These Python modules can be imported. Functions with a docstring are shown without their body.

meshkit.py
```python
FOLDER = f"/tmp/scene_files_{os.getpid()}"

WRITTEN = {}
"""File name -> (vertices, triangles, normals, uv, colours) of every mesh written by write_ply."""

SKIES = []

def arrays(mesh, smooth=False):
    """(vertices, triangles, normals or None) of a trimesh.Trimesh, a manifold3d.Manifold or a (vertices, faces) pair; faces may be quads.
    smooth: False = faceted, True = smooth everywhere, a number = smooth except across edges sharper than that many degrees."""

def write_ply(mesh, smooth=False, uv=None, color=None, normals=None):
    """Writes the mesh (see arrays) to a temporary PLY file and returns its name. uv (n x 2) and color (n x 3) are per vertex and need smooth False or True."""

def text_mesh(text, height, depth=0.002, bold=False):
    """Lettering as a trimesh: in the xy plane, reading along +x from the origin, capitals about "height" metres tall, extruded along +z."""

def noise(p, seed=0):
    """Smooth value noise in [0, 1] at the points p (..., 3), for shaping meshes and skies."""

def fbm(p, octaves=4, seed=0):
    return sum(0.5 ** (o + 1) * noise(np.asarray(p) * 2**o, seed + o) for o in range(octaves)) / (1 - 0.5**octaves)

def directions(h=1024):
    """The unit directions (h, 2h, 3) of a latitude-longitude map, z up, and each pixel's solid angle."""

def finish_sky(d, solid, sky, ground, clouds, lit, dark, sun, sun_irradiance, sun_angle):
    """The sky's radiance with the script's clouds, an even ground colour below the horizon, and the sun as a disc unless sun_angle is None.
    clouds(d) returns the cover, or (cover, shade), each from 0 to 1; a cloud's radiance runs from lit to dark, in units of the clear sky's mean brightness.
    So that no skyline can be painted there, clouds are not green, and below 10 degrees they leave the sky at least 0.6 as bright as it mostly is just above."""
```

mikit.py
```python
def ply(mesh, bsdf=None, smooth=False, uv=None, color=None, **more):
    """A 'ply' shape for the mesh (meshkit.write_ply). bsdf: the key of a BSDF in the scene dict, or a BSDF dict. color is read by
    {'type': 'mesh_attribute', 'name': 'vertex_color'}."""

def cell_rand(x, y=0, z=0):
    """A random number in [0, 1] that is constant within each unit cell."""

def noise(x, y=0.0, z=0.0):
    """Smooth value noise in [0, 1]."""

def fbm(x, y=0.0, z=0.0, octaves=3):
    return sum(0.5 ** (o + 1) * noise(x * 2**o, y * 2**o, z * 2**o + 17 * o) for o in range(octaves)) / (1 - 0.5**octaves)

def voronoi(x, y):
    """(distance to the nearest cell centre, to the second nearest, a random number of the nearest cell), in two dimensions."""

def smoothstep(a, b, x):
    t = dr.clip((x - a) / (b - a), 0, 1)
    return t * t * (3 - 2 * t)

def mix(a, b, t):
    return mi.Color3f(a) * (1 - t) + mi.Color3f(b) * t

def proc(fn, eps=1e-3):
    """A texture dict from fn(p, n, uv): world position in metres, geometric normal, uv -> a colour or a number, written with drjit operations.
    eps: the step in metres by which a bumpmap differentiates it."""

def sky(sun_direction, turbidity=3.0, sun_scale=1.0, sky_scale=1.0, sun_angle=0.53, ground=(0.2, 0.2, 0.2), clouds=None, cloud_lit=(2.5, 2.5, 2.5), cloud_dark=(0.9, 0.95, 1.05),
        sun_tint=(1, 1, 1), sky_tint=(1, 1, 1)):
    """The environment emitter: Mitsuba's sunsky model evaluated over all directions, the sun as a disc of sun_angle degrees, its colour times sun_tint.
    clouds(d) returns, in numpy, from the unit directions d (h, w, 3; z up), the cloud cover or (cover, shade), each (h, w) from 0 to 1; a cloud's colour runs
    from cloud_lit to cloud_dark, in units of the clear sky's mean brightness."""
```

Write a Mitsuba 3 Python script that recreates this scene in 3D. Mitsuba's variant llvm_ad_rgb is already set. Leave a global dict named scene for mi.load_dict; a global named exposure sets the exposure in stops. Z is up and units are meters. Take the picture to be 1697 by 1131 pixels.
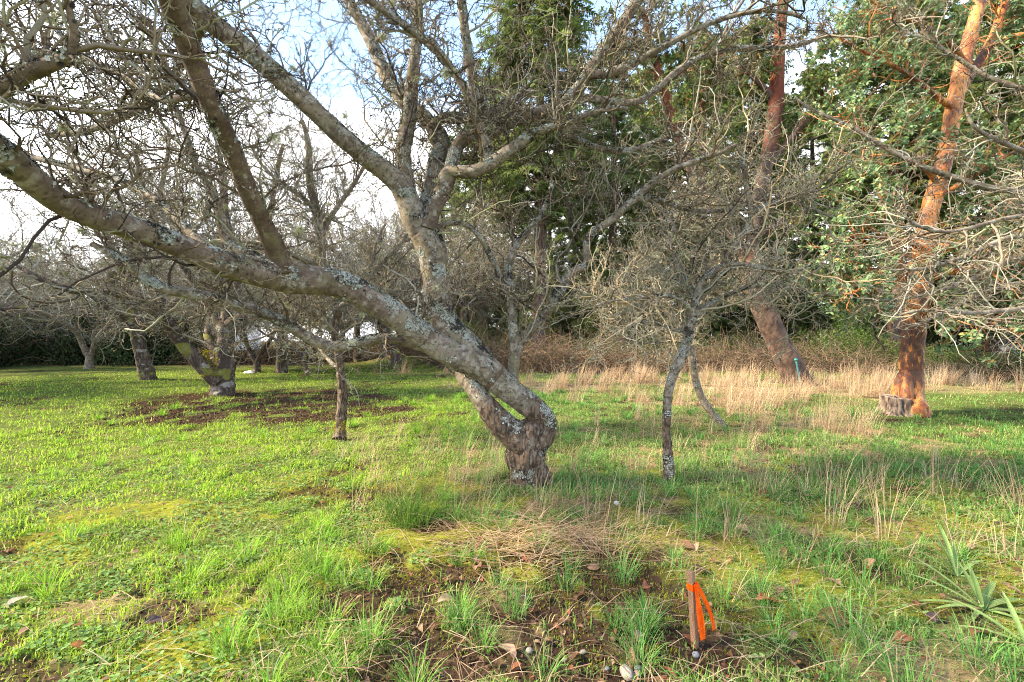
import math
import numpy as np, trimesh, mitsuba as mi, mikit, meshkit, drjit as dr
from scipy.interpolate import CubicSpline
from mikit import noise, fbm, smoothstep, mix, proc

T = mi.ScalarTransform4f
scene, labels = {}, {}

# ------------------------------------------------------------------ camera, light, exposure
scene['camera'] = {'type': 'perspective', 'fov': 96.3, 'fov_axis': 'x', 'near_clip': 0.05, 'far_clip': 3000.0,
                   'to_world': T().look_at(origin=[0, 0, 1.5], target=[0, 10, 1.5], up=[0, 0, 1])}
SUN_AZ, SUN_EL = math.radians(-98), math.radians(37)
SUN = [math.sin(SUN_AZ) * math.cos(SUN_EL), math.cos(SUN_AZ) * math.cos(SUN_EL), math.sin(SUN_EL)]


def clouds(d):
    """broken white cloud, thinner towards the zenith"""
    el = d[..., 2]
    q = d / np.maximum(el[..., None] + 0.35, 0.1)
    c = meshkit.fbm(q * np.array([1.6, 1.6, 1.0]) + np.array([3.1, 0.4, 0]), 5, 3)
    c = c - 0.22 * np.exp(-((d[..., 0] + 0.40) / 0.36) ** 2) * np.clip((el - 0.36) / 0.14, 0, 1) + 0.10 * np.clip(d[..., 0] * 1.5, 0, 1)
    cover = np.clip((c - 0.32 - 0.95 * (el - 0.40)) / 0.30, 0.10, 1)
    shade = np.clip((meshkit.fbm(q * 2.3 + 9.0, 4, 8) - 0.35) * 1.3, 0, 1) * 0.55
    return cover, shade


scene['sky'] = mikit.sky(SUN, turbidity=3, clouds=clouds, cloud_lit=(2.45, 2.45, 2.5), cloud_dark=(1.3, 1.34, 1.42), ground=(0.12, 0.14, 0.06), sun_angle=7.0, sun_scale=0.60,
                         sun_tint=(1.0, 0.98, 0.95), sky_tint=(0.92, 0.97, 1.0))
exposure = 4.27

# ------------------------------------------------------------------ materials
VC = {'type': 'mesh_attribute', 'name': 'vertex_color'}
scene['mat_leaf'] = {'type': 'principledthin', 'base_color': VC, 'roughness': 0.5, 'diff_trans': 0.9, 'eta': 1.3}
scene['mat_gloss_leaf'] = {'type': 'principledthin', 'base_color': VC, 'roughness': 0.28, 'diff_trans': 0.5, 'eta': 1.5}
scene['mat_matte'] = {'type': 'twosided', 'bsdf': {'type': 'diffuse', 'reflectance': VC}}


def bark_apple(p, n, uv):
    s = uv.x
    red = dr.clip(uv.y, 0, 1) * dr.select(uv.y > 1, mi.Float(0), mi.Float(1))
    crack = dr.clip(uv.y - 1, 0, 1)
    a = fbm(p.x * 16, p.y * 16, p.z * 16, 4)
    c = mix((0.110, 0.088, 0.066), (0.210, 0.178, 0.140), smoothstep(0.3, 0.7, a))
    c = mix(c, mix((0.060, 0.038, 0.027), (0.105, 0.070, 0.048), a), red)
    ring = noise(s * 90 + 2.2 * noise(p.x * 23, p.y * 23, p.z * 23), 3.3)
    grain = noise(p.x * 210, p.y * 210, p.z * 210)
    c = c * (0.62 + 0.50 * ring + 0.26 * grain)
    pale = fbm(p.x * 24 + 7, p.y * 24, p.z * 18, 4)
    fleck = noise(p.x * 130, p.y * 130, p.z * 130)
    c = mix(c, (0.33, 0.325, 0.285), smoothstep(0.50 + 0.16 * red, 0.66 + 0.16 * red, pale) * (0.15 + 0.75 * fleck))
    green = fbm(p.x * 11 + 21, p.y * 11 + 4, p.z * 11, 3)
    c = mix(c, (0.15, 0.145, 0.072), smoothstep(0.50, 0.72, green) * 0.45)
    plate = dr.abs(fbm(p.x * 34, p.y * 34 + 3, p.z * 6, 3) - 0.5) * 2
    old = mix((0.070, 0.048, 0.034), (0.165, 0.122, 0.088), a)
    old = mix((0.036, 0.025, 0.019), old, smoothstep(0.02, 0.22, plate))
    old = mix(old, (0.23, 0.20, 0.165), smoothstep(0.56, 0.70, fbm(p.x * 27, p.y * 27, p.z * 15 + 5, 3)) * 0.6)
    c = mix(c, old, smoothstep(0.35, 0.65, crack + 0.5 * (fbm(p.x * 15, p.y * 15, p.z * 9, 2) - 0.5)))
    dark = fbm(p.x * 60, p.y * 60 + 5, p.z * 45, 2)
    return mix(c, (0.035, 0.030, 0.026), smoothstep(0.60, 0.72, dark) * (0.65 - 0.35 * red))


def bark_old(p, n, uv):
    a = fbm(p.x * 9, p.y * 9, p.z * 3.2, 4) * (0.55 + 0.45 * smoothstep(0.02, 0.25, dr.abs(fbm(p.x * 15, p.y * 15, p.z * 4, 3) - 0.5) * 2))
    c = mix((0.042, 0.032, 0.026), (0.125, 0.102, 0.084), smoothstep(0.28, 0.72, a))
    pale = fbm(p.x * 6 + 7, p.y * 6, p.z * 6, 4)
    c = mix(c, (0.30, 0.30, 0.275), smoothstep(0.60, 0.70, pale) * 0.6)
    moss = fbm(p.x * 3 + 31, p.y * 3, p.z * 3, 3)
    return mix(c, (0.16, 0.17, 0.035), smoothstep(0.60, 0.70, moss) * 0.7)


def bark_fir(p, n, uv):
    a = fbm(p.x * 11, p.y * 11, p.z * 1.6, 4)
    c = mix((0.042, 0.028, 0.022), (0.15, 0.102, 0.084), smoothstep(0.3, 0.7, a))
    return mix(c, (0.15, 0.135, 0.125), smoothstep(0.60, 0.72, fbm(p.x * 4, p.y * 4, p.z * 3, 3)) * 0.5)


def bark_madrone(p, n, uv):
    a = fbm(p.x * 6, p.y * 6, p.z * 1.3, 4)
    c = mix((0.27, 0.085, 0.022), (0.46, 0.20, 0.050), smoothstep(0.32, 0.68, a))
    flake = fbm(p.x * 19 + 3, p.y * 19, p.z * 8, 4)
    low = smoothstep(0.35, 1.0, uv.x) * (1 - smoothstep(1.7, 2.2, uv.x))
    c = mix(c, (0.095, 0.032, 0.017), smoothstep(0.53 - 0.17 * low, 0.60 - 0.17 * low, flake) * (0.55 + 0.35 * low))
    c = mix(c, (0.05, 0.03, 0.024), smoothstep(0.60 - 0.12 * low, 0.66 - 0.12 * low, fbm(p.x * 27, p.y * 27 + 8, p.z * 6, 3)) * 0.8)
    return mix(c, (0.42, 0.25, 0.125), smoothstep(0.62, 0.70, fbm(p.x * 8, p.y * 8 + 8, p.z * 3, 3)) * 0.5 * (1 - low))


def bark_leaning(p, n, uv):
    a = fbm(p.x * 10, p.y * 10, p.z * 4, 4)
    c = mix((0.055, 0.037, 0.030), (0.125, 0.085, 0.068), smoothstep(0.3, 0.7, a))
    redc = mix((0.075, 0.022, 0.014), (0.18, 0.056, 0.030), a)
    return mix(c, redc, smoothstep(3.2, 5.5, uv.x + 1.5 * (noise(p.x * 2, p.y * 2, p.z * 2) - 0.5)))


def pr(fn, rough=0.9, spec=0.25):
    return {'type': 'principled', 'base_color': proc(fn), 'roughness': rough, 'specular': spec}


scene['mat_bark_apple'] = pr(bark_apple)
scene['mat_bark_old'] = pr(bark_old)
scene['mat_bark_fir'] = pr(bark_fir)
scene['mat_bark_madrone'] = pr(bark_madrone, 0.6, 0.4)
scene['mat_bark_leaning'] = pr(bark_leaning)
scene['mat_wood'] = pr(lambda p, n, uv: mix((0.105, 0.062, 0.040), (0.27, 0.165, 0.105), fbm(p.x * 120, p.y * 120, p.z * 7, 4)), 0.8)
scene['mat_stone'] = pr(lambda p, n, uv: mix((0.12, 0.115, 0.105), (0.29, 0.275, 0.24), fbm(p.x * 60, p.y * 60, p.z * 60, 4)) * (0.75 + 0.5 * noise(p.x * 500, p.y * 500, p.z * 500)), 0.75)
scene['mat_pink_stone'] = pr(lambda p, n, uv: mix((0.17, 0.105, 0.098), (0.30, 0.21, 0.195), fbm(p.x * 70, p.y * 70, p.z * 70, 4)), 0.8)
scene['mat_blue_stone'] = pr(lambda p, n, uv: mix((0.09, 0.105, 0.125), (0.25, 0.27, 0.30), fbm(p.x * 80, p.y * 80, p.z * 80, 4)), 0.65)
scene['mat_white'] = pr(lambda p, n, uv: mix((0.62, 0.62, 0.60), (0.80, 0.79, 0.76), fbm(p.x * 3, p.y * 3, p.z * 9, 3)), 0.6)
scene['mat_cream_wall'] = pr(lambda p, n, uv: mix((0.58, 0.52, 0.45), (0.74, 0.68, 0.60), fbm(p.x * 0.7, p.y * 0.7, p.z * 5, 3)), 0.8)
scene['mat_red_wall'] = pr(lambda p, n, uv: mix((0.36, 0.17, 0.13), (0.50, 0.26, 0.21), fbm(p.x * 0.9, p.y * 0.9, p.z * 6, 3)), 0.85)
scene['mat_roof'] = pr(lambda p, n, uv: mix((0.09, 0.085, 0.08), (0.20, 0.19, 0.18), fbm(p.x * 2, p.y * 2, p.z * 8, 3)), 0.85)
scene['mat_window'] = {'type': 'principled', 'base_color': proc(lambda p, n, uv: mix((0.02, 0.025, 0.03), (0.06, 0.07, 0.08), noise(p.x, p.y, p.z))), 'roughness': 0.08, 'specular': 0.6}
scene['mat_tyre'] = pr(lambda p, n, uv: mix((0.015, 0.015, 0.015), (0.04, 0.04, 0.04), noise(p.x * 20, p.y * 20, p.z * 20)), 0.8)
scene['mat_teal'] = pr(lambda p, n, uv: mix((0.010, 0.13, 0.16), (0.03, 0.24, 0.26), fbm(p.x * 25, p.y * 25, p.z * 12, 3)), 0.45, 0.5)
scene['mat_ribbon'] = {'type': 'principledthin', 'base_color': proc(lambda p, n, uv: mix((0.86, 0.095, 0.008), (0.95, 0.16, 0.016), noise(p.x * 60, p.y * 60, p.z * 40))), 'roughness': 0.35, 'diff_trans': 0.7, 'eta': 1.4}
scene['mat_stump'] = pr(lambda p, n, uv: mix((0.045, 0.035, 0.03), (0.26, 0.20, 0.16), smoothstep(0.3, 0.7, fbm(p.x * 26, p.y * 26, p.z * 5, 4))), 0.9)

# ------------------------------------------------------------------ helpers
def rng(seed):
    return np.random.default_rng(seed)


def unit(v):
    return v / np.maximum(np.linalg.norm(v, axis=-1, keepdims=True), 1e-9)


def nz(x, y, f, seed=0, octaves=3):
    x, y = np.broadcast_arrays(np.asarray(x, float), np.asarray(y, float))
    return meshkit.fbm(np.stack([x * f, y * f, np.zeros_like(x) + 0.37], -1), octaves, seed)


def ell(x, y, cx, cy, rx, ry, rough=0.6, f=1.4, seed=5):
    """soft membership of an irregular patch on the ground: 1 well inside, 0 outside"""
    d = np.sqrt(((x - cx) / rx) ** 2 + ((y - cy) / ry) ** 2) + rough * (nz(x, y, f, seed) - 0.5) * 2
    return np.clip((1.12 - d) / 0.25, 0, 1)


def soil_mask(x, y):
    br = np.clip((nz(x, y, 3.1, 16) - 0.40) / 0.10, 0, 1)
    a = ell(x, y, 0.03, 2.60, 1.12, 0.76, 0.9, 2.2, 5) * br * np.clip((nz(x, y, 7.0, 15) - 0.30) / 0.10, 0, 1)
    a = np.maximum(a, ell(x, y, 0.62, 3.15, 0.36, 0.22, 0.6, 2.5, 6))
    a = np.maximum(a, ell(x, y, -0.35, 2.10, 0.34, 0.16, 0.6, 3.0, 9))
    a = np.maximum(a, ell(x, y, 0.42, 2.15, 0.36, 0.20, 0.7, 3.0, 10))
    a = np.maximum(a, ell(x, y, -5.6, 10.6, 3.3, 2.9, 0.7, 0.7, 7) * np.clip((nz(x, y, 2.2, 17) - 0.36) / 0.1, 0, 1))
    a = np.maximum(a, ell(x, y, -0.66, 3.78, 0.22, 0.15, 0.4, 3, 8))
    spots = np.clip((nz(x, y, 1.1, 18) - 0.575) / 0.05, 0, 1) * np.clip((nz(x, y, 4.0, 19) - 0.45) / 0.1, 0, 1)
    return np.maximum(a, 0.85 * spots)


def moss_mask(x, y):
    m = np.clip((nz(x, y, 1.9, 31) - 0.48) / 0.06, 0, 1) * np.clip((nz(x, y, 5.0, 32) - 0.36) / 0.10, 0, 1)
    where = np.maximum(ell(x, y, -1.6, 3.3, 2.2, 2.0, 0.5, 0.8, 33), 0.8 * ell(x, y, 2.2, 3.8, 2.8, 2.4, 0.5, 0.8, 34))
    return m * where


def dry_mask(x, y):
    br = 0.10 + 0.90 * np.clip((nz(x, y, 0.62, 45) - 0.44) / 0.12, 0, 1)
    a = ell(x, y, 4.6, 13.6, 6.0, 4.0, 0.5, 0.35, 41) * br
    a = np.maximum(a, 0.45 * ell(x, y, -3.0, 19.0, 3.6, 2.6, 0.5, 0.4, 42) * br)
    a = np.maximum(a, 0.9 * ell(x, y, 4.2, 8.6, 2.7, 1.5, 0.7, 0.7, 43) * br)
    return np.maximum(a, 0.7 * ell(x, y, 13.5, 14.5, 4.0, 2.0, 0.5, 0.5, 44))


def thatch_mask(x, y):
    return np.maximum(np.maximum(ell(x, y, 0.18, 3.50, 0.66, 0.34, 0.6, 2.2, 51), 0.6 * ell(x, y, -2.25, 2.55, 0.40, 0.16, 0.5, 3, 52)), 0.75 * np.clip((nz(x, y, 1.9, 53) - 0.56) / 0.07, 0, 1) * np.clip((x + 1.3) / 0.8, 0.30, 1) * np.clip((9 - y) / 2, 0, 1))


def gz(x, y):
    x, y = np.broadcast_arrays(np.asarray(x, float), np.asarray(y, float))
    far = np.clip(y - 8, 0, 45)
    z = 0.012 * far + 0.11 * (nz(x, y, 0.55, 1) - 0.5) + 0.045 * (nz(x, y, 2.3, 2) - 0.5)
    z = z + 0.9 * np.exp(-((x + 4.9) / 2.6) ** 2 - ((y - 25.5) / 2.2) ** 2)
    near = np.clip((14 - y) / 6, 0, 1) * np.clip((14 - np.abs(x)) / 4, 0, 1)
    z = z + near * 0.020 * (nz(x, y, 9.0, 3, 2) - 0.5) + 0.06 * np.exp(-(((x - 0.15) / 0.55) ** 2 + ((y - 4.7) / 0.55) ** 2))
    s = soil_mask(x, y) * near
    return z - 0.022 * s + s * 0.05 * (nz(x, y, 11.0, 4, 3) - 0.5)


def place(name, shape):
    key, k = name, 1
    while key in scene:
        key, k = f'{name}_{k:03d}', k + 1
    scene[key] = shape
    return key


USED = {}


def thing(name, label, cat, group=None):
    n = USED.get(name, 0)
    USED[name] = n + 1
    key = name if n == 0 else f'{name}_{n:03d}'
    labels[key] = {'label': label, 'category': cat}
    if group:
        labels[key]['group'] = group
    return key


def part(holder, name, shape, **lab):
    key = place(holder + '__' + name, shape)
    if lab:
        labels[key] = lab
    return key


class Bag:
    """collects arrays of vertices, faces and colours into one mesh"""
    def __init__(self):
        self.v, self.f, self.c, self.n = [], [], [], 0

    def add(self, v, f, c):
        v = np.asarray(v, np.float32).reshape(-1, 3)
        self.v.append(v)
        self.f.append(np.asarray(f) + self.n)
        self.c.append(np.broadcast_to(np.asarray(c, np.float32), v.shape))
        self.n += len(v)

    def ply(self, mat, smooth=False):
        return mikit.ply((np.vstack(self.v), np.vstack(self.f)), mat, smooth=smooth, color=np.clip(np.vstack(self.c), 0.003, 0.95))


def tubes(P, R, sides):
    """(N,K,3) polylines with radii (N,K) -> vertices, triangles, the row of each vertex"""
    N, K = R.shape
    t = np.gradient(P, axis=1)
    t = unit(t)
    mean = unit(P[:, -1] - P[:, 0])
    ref = np.eye(3)[np.argmin(np.abs(mean), axis=1)][:, None, :]
    a = unit(np.cross(t, ref))
    b = np.cross(t, a)
    ang = np.arange(sides) * 2 * np.pi / sides
    v = P[:, :, None] + R[:, :, None, None] * (np.cos(ang)[:, None] * a[:, :, None] + np.sin(ang)[:, None] * b[:, :, None])
    i, j = np.meshgrid(np.arange(K - 1), np.arange(sides), indexing='ij')
    q = np.stack([i * sides + j, i * sides + (j + 1) % sides, (i + 1) * sides + (j + 1) % sides, (i + 1) * sides + j], -1).reshape(-1, 4)
    f = np.vstack([q[:, [0, 1, 2]], q[:, [0, 2, 3]]])
    f = (f[None] + (np.arange(N) * K * sides)[:, None, None]).reshape(-1, 3)
    return v.reshape(-1, 3), f, np.repeat(np.arange(N), K * sides)


def spline(ctrl, spacing):
    c = np.array(ctrl, float)
    s = np.concatenate([[0], np.cumsum(np.linalg.norm(np.diff(c[:, :3], axis=0), axis=1))])
    k = max(4, int(s[-1] / spacing))
    u = np.linspace(0, s[-1], k)
    P = CubicSpline(s, c[:, :3])(u)
    R = np.interp(u, s, c[:, 3])
    return P, R, u


def limb_mesh(ctrl, spacing, sides, rough, red=0.0, furrow=0.0, seed=0, flare=0.0, cap=True):
    P, R, s = spline(ctrl, spacing)
    if flare:
        R = R * (1 + flare * np.exp(-s / (2.2 * R[0] + 1e-6)))
    v, f, _ = tubes(P[None], R[None], sides)
    cen, rad = np.repeat(P, sides, 0), np.repeat(R, sides)
    n = unit(v - cen)
    d = rough * rad * 0.9 * (meshkit.fbm(v * (0.35 / np.median(R)), 3, seed) - 0.5)
    d += rough * np.minimum(rad, 0.12) * 0.32 * (meshkit.fbm(v * (1.6 / np.median(R)), 3, seed + 9) - 0.5)
    if furrow:
        ang = np.tile(np.arange(sides) * 2 * np.pi / sides, len(P))
        q = np.stack([np.cos(ang) * 3.2, np.sin(ang) * 3.2, np.repeat(s, sides) * 3.5], -1)
        r = np.abs(meshkit.fbm(q, 3, seed + 4) - 0.5) * 2
        d += furrow * rad * (np.clip(r * 2.4, 0, 1) - 0.6)
    v = v + n * d[:, None]
    k = len(P)
    v = np.vstack([v, P[:1], P[-1:] + 0.3 * R[-1] * unit(P[-1:] - P[-2:-1])])
    j = np.arange(sides)
    f = np.vstack([f, np.stack([j * 0 + k * sides, (j + 1) % sides, j], 1), np.stack([j * 0 + k * sides + 1, (k - 1) * sides + j, (k - 1) * sides + (j + 1) % sides], 1)])
    su = np.concatenate([np.repeat(s, sides), [s[0], s[-1]]])
    uv = np.stack([su, red(su) if callable(red) else np.full(len(v), red)], 1)
    return (v, f), uv, (P, R)


def grow(parents, n_per_m, length, r, K, ang, up, wig, start, g, rfac=0.6, maxr=1e9, knob=0.25, zmin=-9.0):
    """children of the polylines: parents is a list of (P (N,K,3), R (N,K))"""
    A, B, RA, TT = [], [], [], []
    for P, R in parents:
        N, k = R.shape
        i0 = max(0, int(start * (k - 1)))
        a, b = P[:, i0:-1].reshape(-1, 3), P[:, i0 + 1:].reshape(-1, 3)
        ra = R[:, i0:-1].reshape(-1)
        ok = (ra < maxr) & (a[:, 2] > zmin)
        A.append(a[ok]), B.append(b[ok]), RA.append(ra[ok])
    A, B, RA = np.vstack(A), np.vstack(B), np.concatenate(RA)
    L = np.linalg.norm(B - A, axis=1)
    N = int(n_per_m * L.sum())
    pick = g.choice(len(A), N, p=L / L.sum())
    t = g.random((N, 1))
    p0 = A[pick] * (1 - t) + B[pick] * t
    tan = unit(B[pick] - A[pick])
    rnd = g.normal(size=(N, 3))
    perp = unit(rnd - (rnd * tan).sum(1, keepdims=True) * tan)
    al = np.radians(g.uniform(*ang, size=(N, 1)))
    d = unit(np.cos(al) * tan + np.sin(al) * perp + np.array([0, 0, 1.0]) * up)
    ln = g.uniform(0, 1, N) ** 1.4 * (length[1] - length[0]) + length[0]
    r0 = np.minimum(g.uniform(*r, size=N), rfac * RA[pick] + 0.0006)
    ln = ln * np.clip(0.45 + 0.55 * r0 / r[1], 0.4, 1)
    step = (ln / (K - 1))[:, None]
    P = np.empty((N, K, 3))
    P[:, 0] = p0
    for k in range(1, K):
        P[:, k] = P[:, k - 1] + d * step
        d = unit(d + g.normal(size=(N, 3)) * wig + np.array([0, 0, 1.0]) * up * 0.35)
    R = r0[:, None] * np.linspace(1, 0.45, K)[None] * (1 + knob * (g.random((N, K)) - 0.35))
    return P, R


TWIG_COLS = np.array([[0.112, 0.088, 0.064], [0.175, 0.146, 0.108], [0.245, 0.214, 0.165], [0.32, 0.315, 0.265], [0.265, 0.275, 0.175], [0.055, 0.046, 0.038],
                      [0.42, 0.345, 0.225], [0.48, 0.43, 0.315]])


def twig_colors(n, g, w):
    c = TWIG_COLS[g.choice(len(w), n, p=np.array(w) / np.sum(w))]
    return c * g.uniform(0.8, 1.2, (n, 1))


def crown(limbs, levels, seed, weights=(2, 3, 3, 2, 1, 1), maxr=1e9, zmin=-9.0):
    """twigs of a bare fruit tree: every level grows from the one before and, thinly, from the limbs"""
    g, bag = rng(seed), Bag()
    par = limbs
    for li, lv in enumerate(levels):
        kw = dict(lv)
        kw.setdefault('zmin', zmin)
        sides = kw.pop('sides')
        extra = kw.pop('also', 0)
        P, R = grow(par, g=g, maxr=maxr if li == 0 else 1e9, **kw)
        got = [(P, R)]
        if extra:
            kw['n_per_m'] = extra
            got.append(grow(limbs, g=g, maxr=maxr, **kw))
        for P, R in got:
            v, f, row = tubes(P, R, sides)
            bag.add(v, f, twig_colors(len(P), g, weights)[row])
        par = got
    return bag


def scatter(tv, tf, pos, fwd, nrm, scale, col, bag):
    """copies of a template (x = width, y = length, z = normal) placed one by one"""
    y = unit(fwd)
    x = unit(np.cross(y, nrm))
    z = np.cross(x, y)
    scale = np.asarray(scale, float)
    if scale.ndim == 1:
        scale = scale[:, None].repeat(3, 1)
    M = np.stack([x, y, z], 1) * scale[:, :, None]
    v = np.einsum('mk,nkj->nmj', tv, M) + pos[:, None]
    f = (tf[None] + (np.arange(len(pos)) * len(tv))[:, None, None]).reshape(-1, 3)
    bag.add(v.reshape(-1, 3), f, np.repeat(col, len(tv), 0))


LEAF_V = np.array([[0, 0, 0], [-.22, .30, .05], [0, .34, 0], [.22, .30, .05], [-.20, .68, .03], [0, .70, -.02], [.20, .68, .03], [0, 1, -.10]], float)
LEAF_F = np.array([[0, 2, 1], [0, 3, 2], [1, 2, 5], [1, 5, 4], [2, 3, 6], [2, 6, 5], [4, 5, 7], [5, 6, 7]])
SMALL_V = np.array([[0, 0, 0], [-.30, .5, .06], [0, 1, -.05], [.30, .5, .06]], float)
SMALL_F = np.array([[0, 2, 1], [0, 3, 2]])


def blades(x, y, z, az, lean, h, w, col, bag, simple=False, curl=0.6):
    """grass blades; lean 0 = upright, 1 = lying"""
    n = len(x)
    p = np.stack([x, y, z], 1)
    d = np.stack([np.cos(az), np.sin(az), np.zeros(n)], 1)
    s = np.stack([-np.sin(az), np.cos(az), np.zeros(n)], 1)
    upv = np.array([0, 0, 1.0])
    a1 = lean * (1 - curl)
    a2 = np.minimum(lean * (1 + curl), 1.9)
    d1 = np.sin(a1)[:, None] * d + np.cos(a1)[:, None] * upv
    d2 = np.sin(a2)[:, None] * d + np.cos(a2)[:, None] * upv
    mid = p + d1 * (h * 0.55)[:, None]
    tip = mid + d2 * (h * 0.45)[:, None]
    ws = s * (w / 2)[:, None]
    if simple:
        v = np.stack([p - ws, p + ws, tip], 1)
        f = np.array([[0, 1, 2]])
    else:
        v = np.stack([p - ws, p + ws, mid - ws * 0.85, mid + ws * 0.85, tip], 1)
        f = np.array([[0, 1, 3], [0, 3, 2], [2, 3, 4]])
    m = v.shape[1]
    f = (f[None] + (np.arange(n) * m)[:, None, None]).reshape(-1, 3)
    bag.add(v.reshape(-1, 3), f, np.repeat(col, m, 0))


def ribbons(x, y, z, az, lean0, lean1, h, w, col, bag, K=5):
    """long arching blades, bending from lean0 at the foot to lean1 at the tip"""
    n = len(x)
    d = np.stack([np.cos(az), np.sin(az), np.zeros(n)], 1)
    s = np.stack([-np.sin(az), np.cos(az), np.zeros(n)], 1)
    p = np.stack([x, y, z], 1)
    rows = []
    for k in range(K):
        t = k / (K - 1)
        if k < K - 1:
            ww = (w * 0.5 * (1 - 0.55 * t))[:, None]
            rows += [p - s * ww, p + s * ww]
        else:
            rows.append(p)
        a = (lean0 + (lean1 - lean0) * t)[:, None]
        p = p + (np.sin(a) * d + np.cos(a) * np.array([0, 0, 1.0])) * (h / (K - 1))[:, None]
    f = []
    for k in range(K - 2):
        f += [[2 * k, 2 * k + 1, 2 * k + 3], [2 * k, 2 * k + 3, 2 * k + 2]]
    f.append([2 * K - 4, 2 * K - 3, 2 * K - 2])
    v = np.stack(rows, 1)
    m = v.shape[1]
    f = (np.array(f)[None] + (np.arange(n) * m)[:, None, None]).reshape(-1, 3)
    bag.add(v.reshape(-1, 3), f, np.repeat(col, m, 0))


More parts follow.
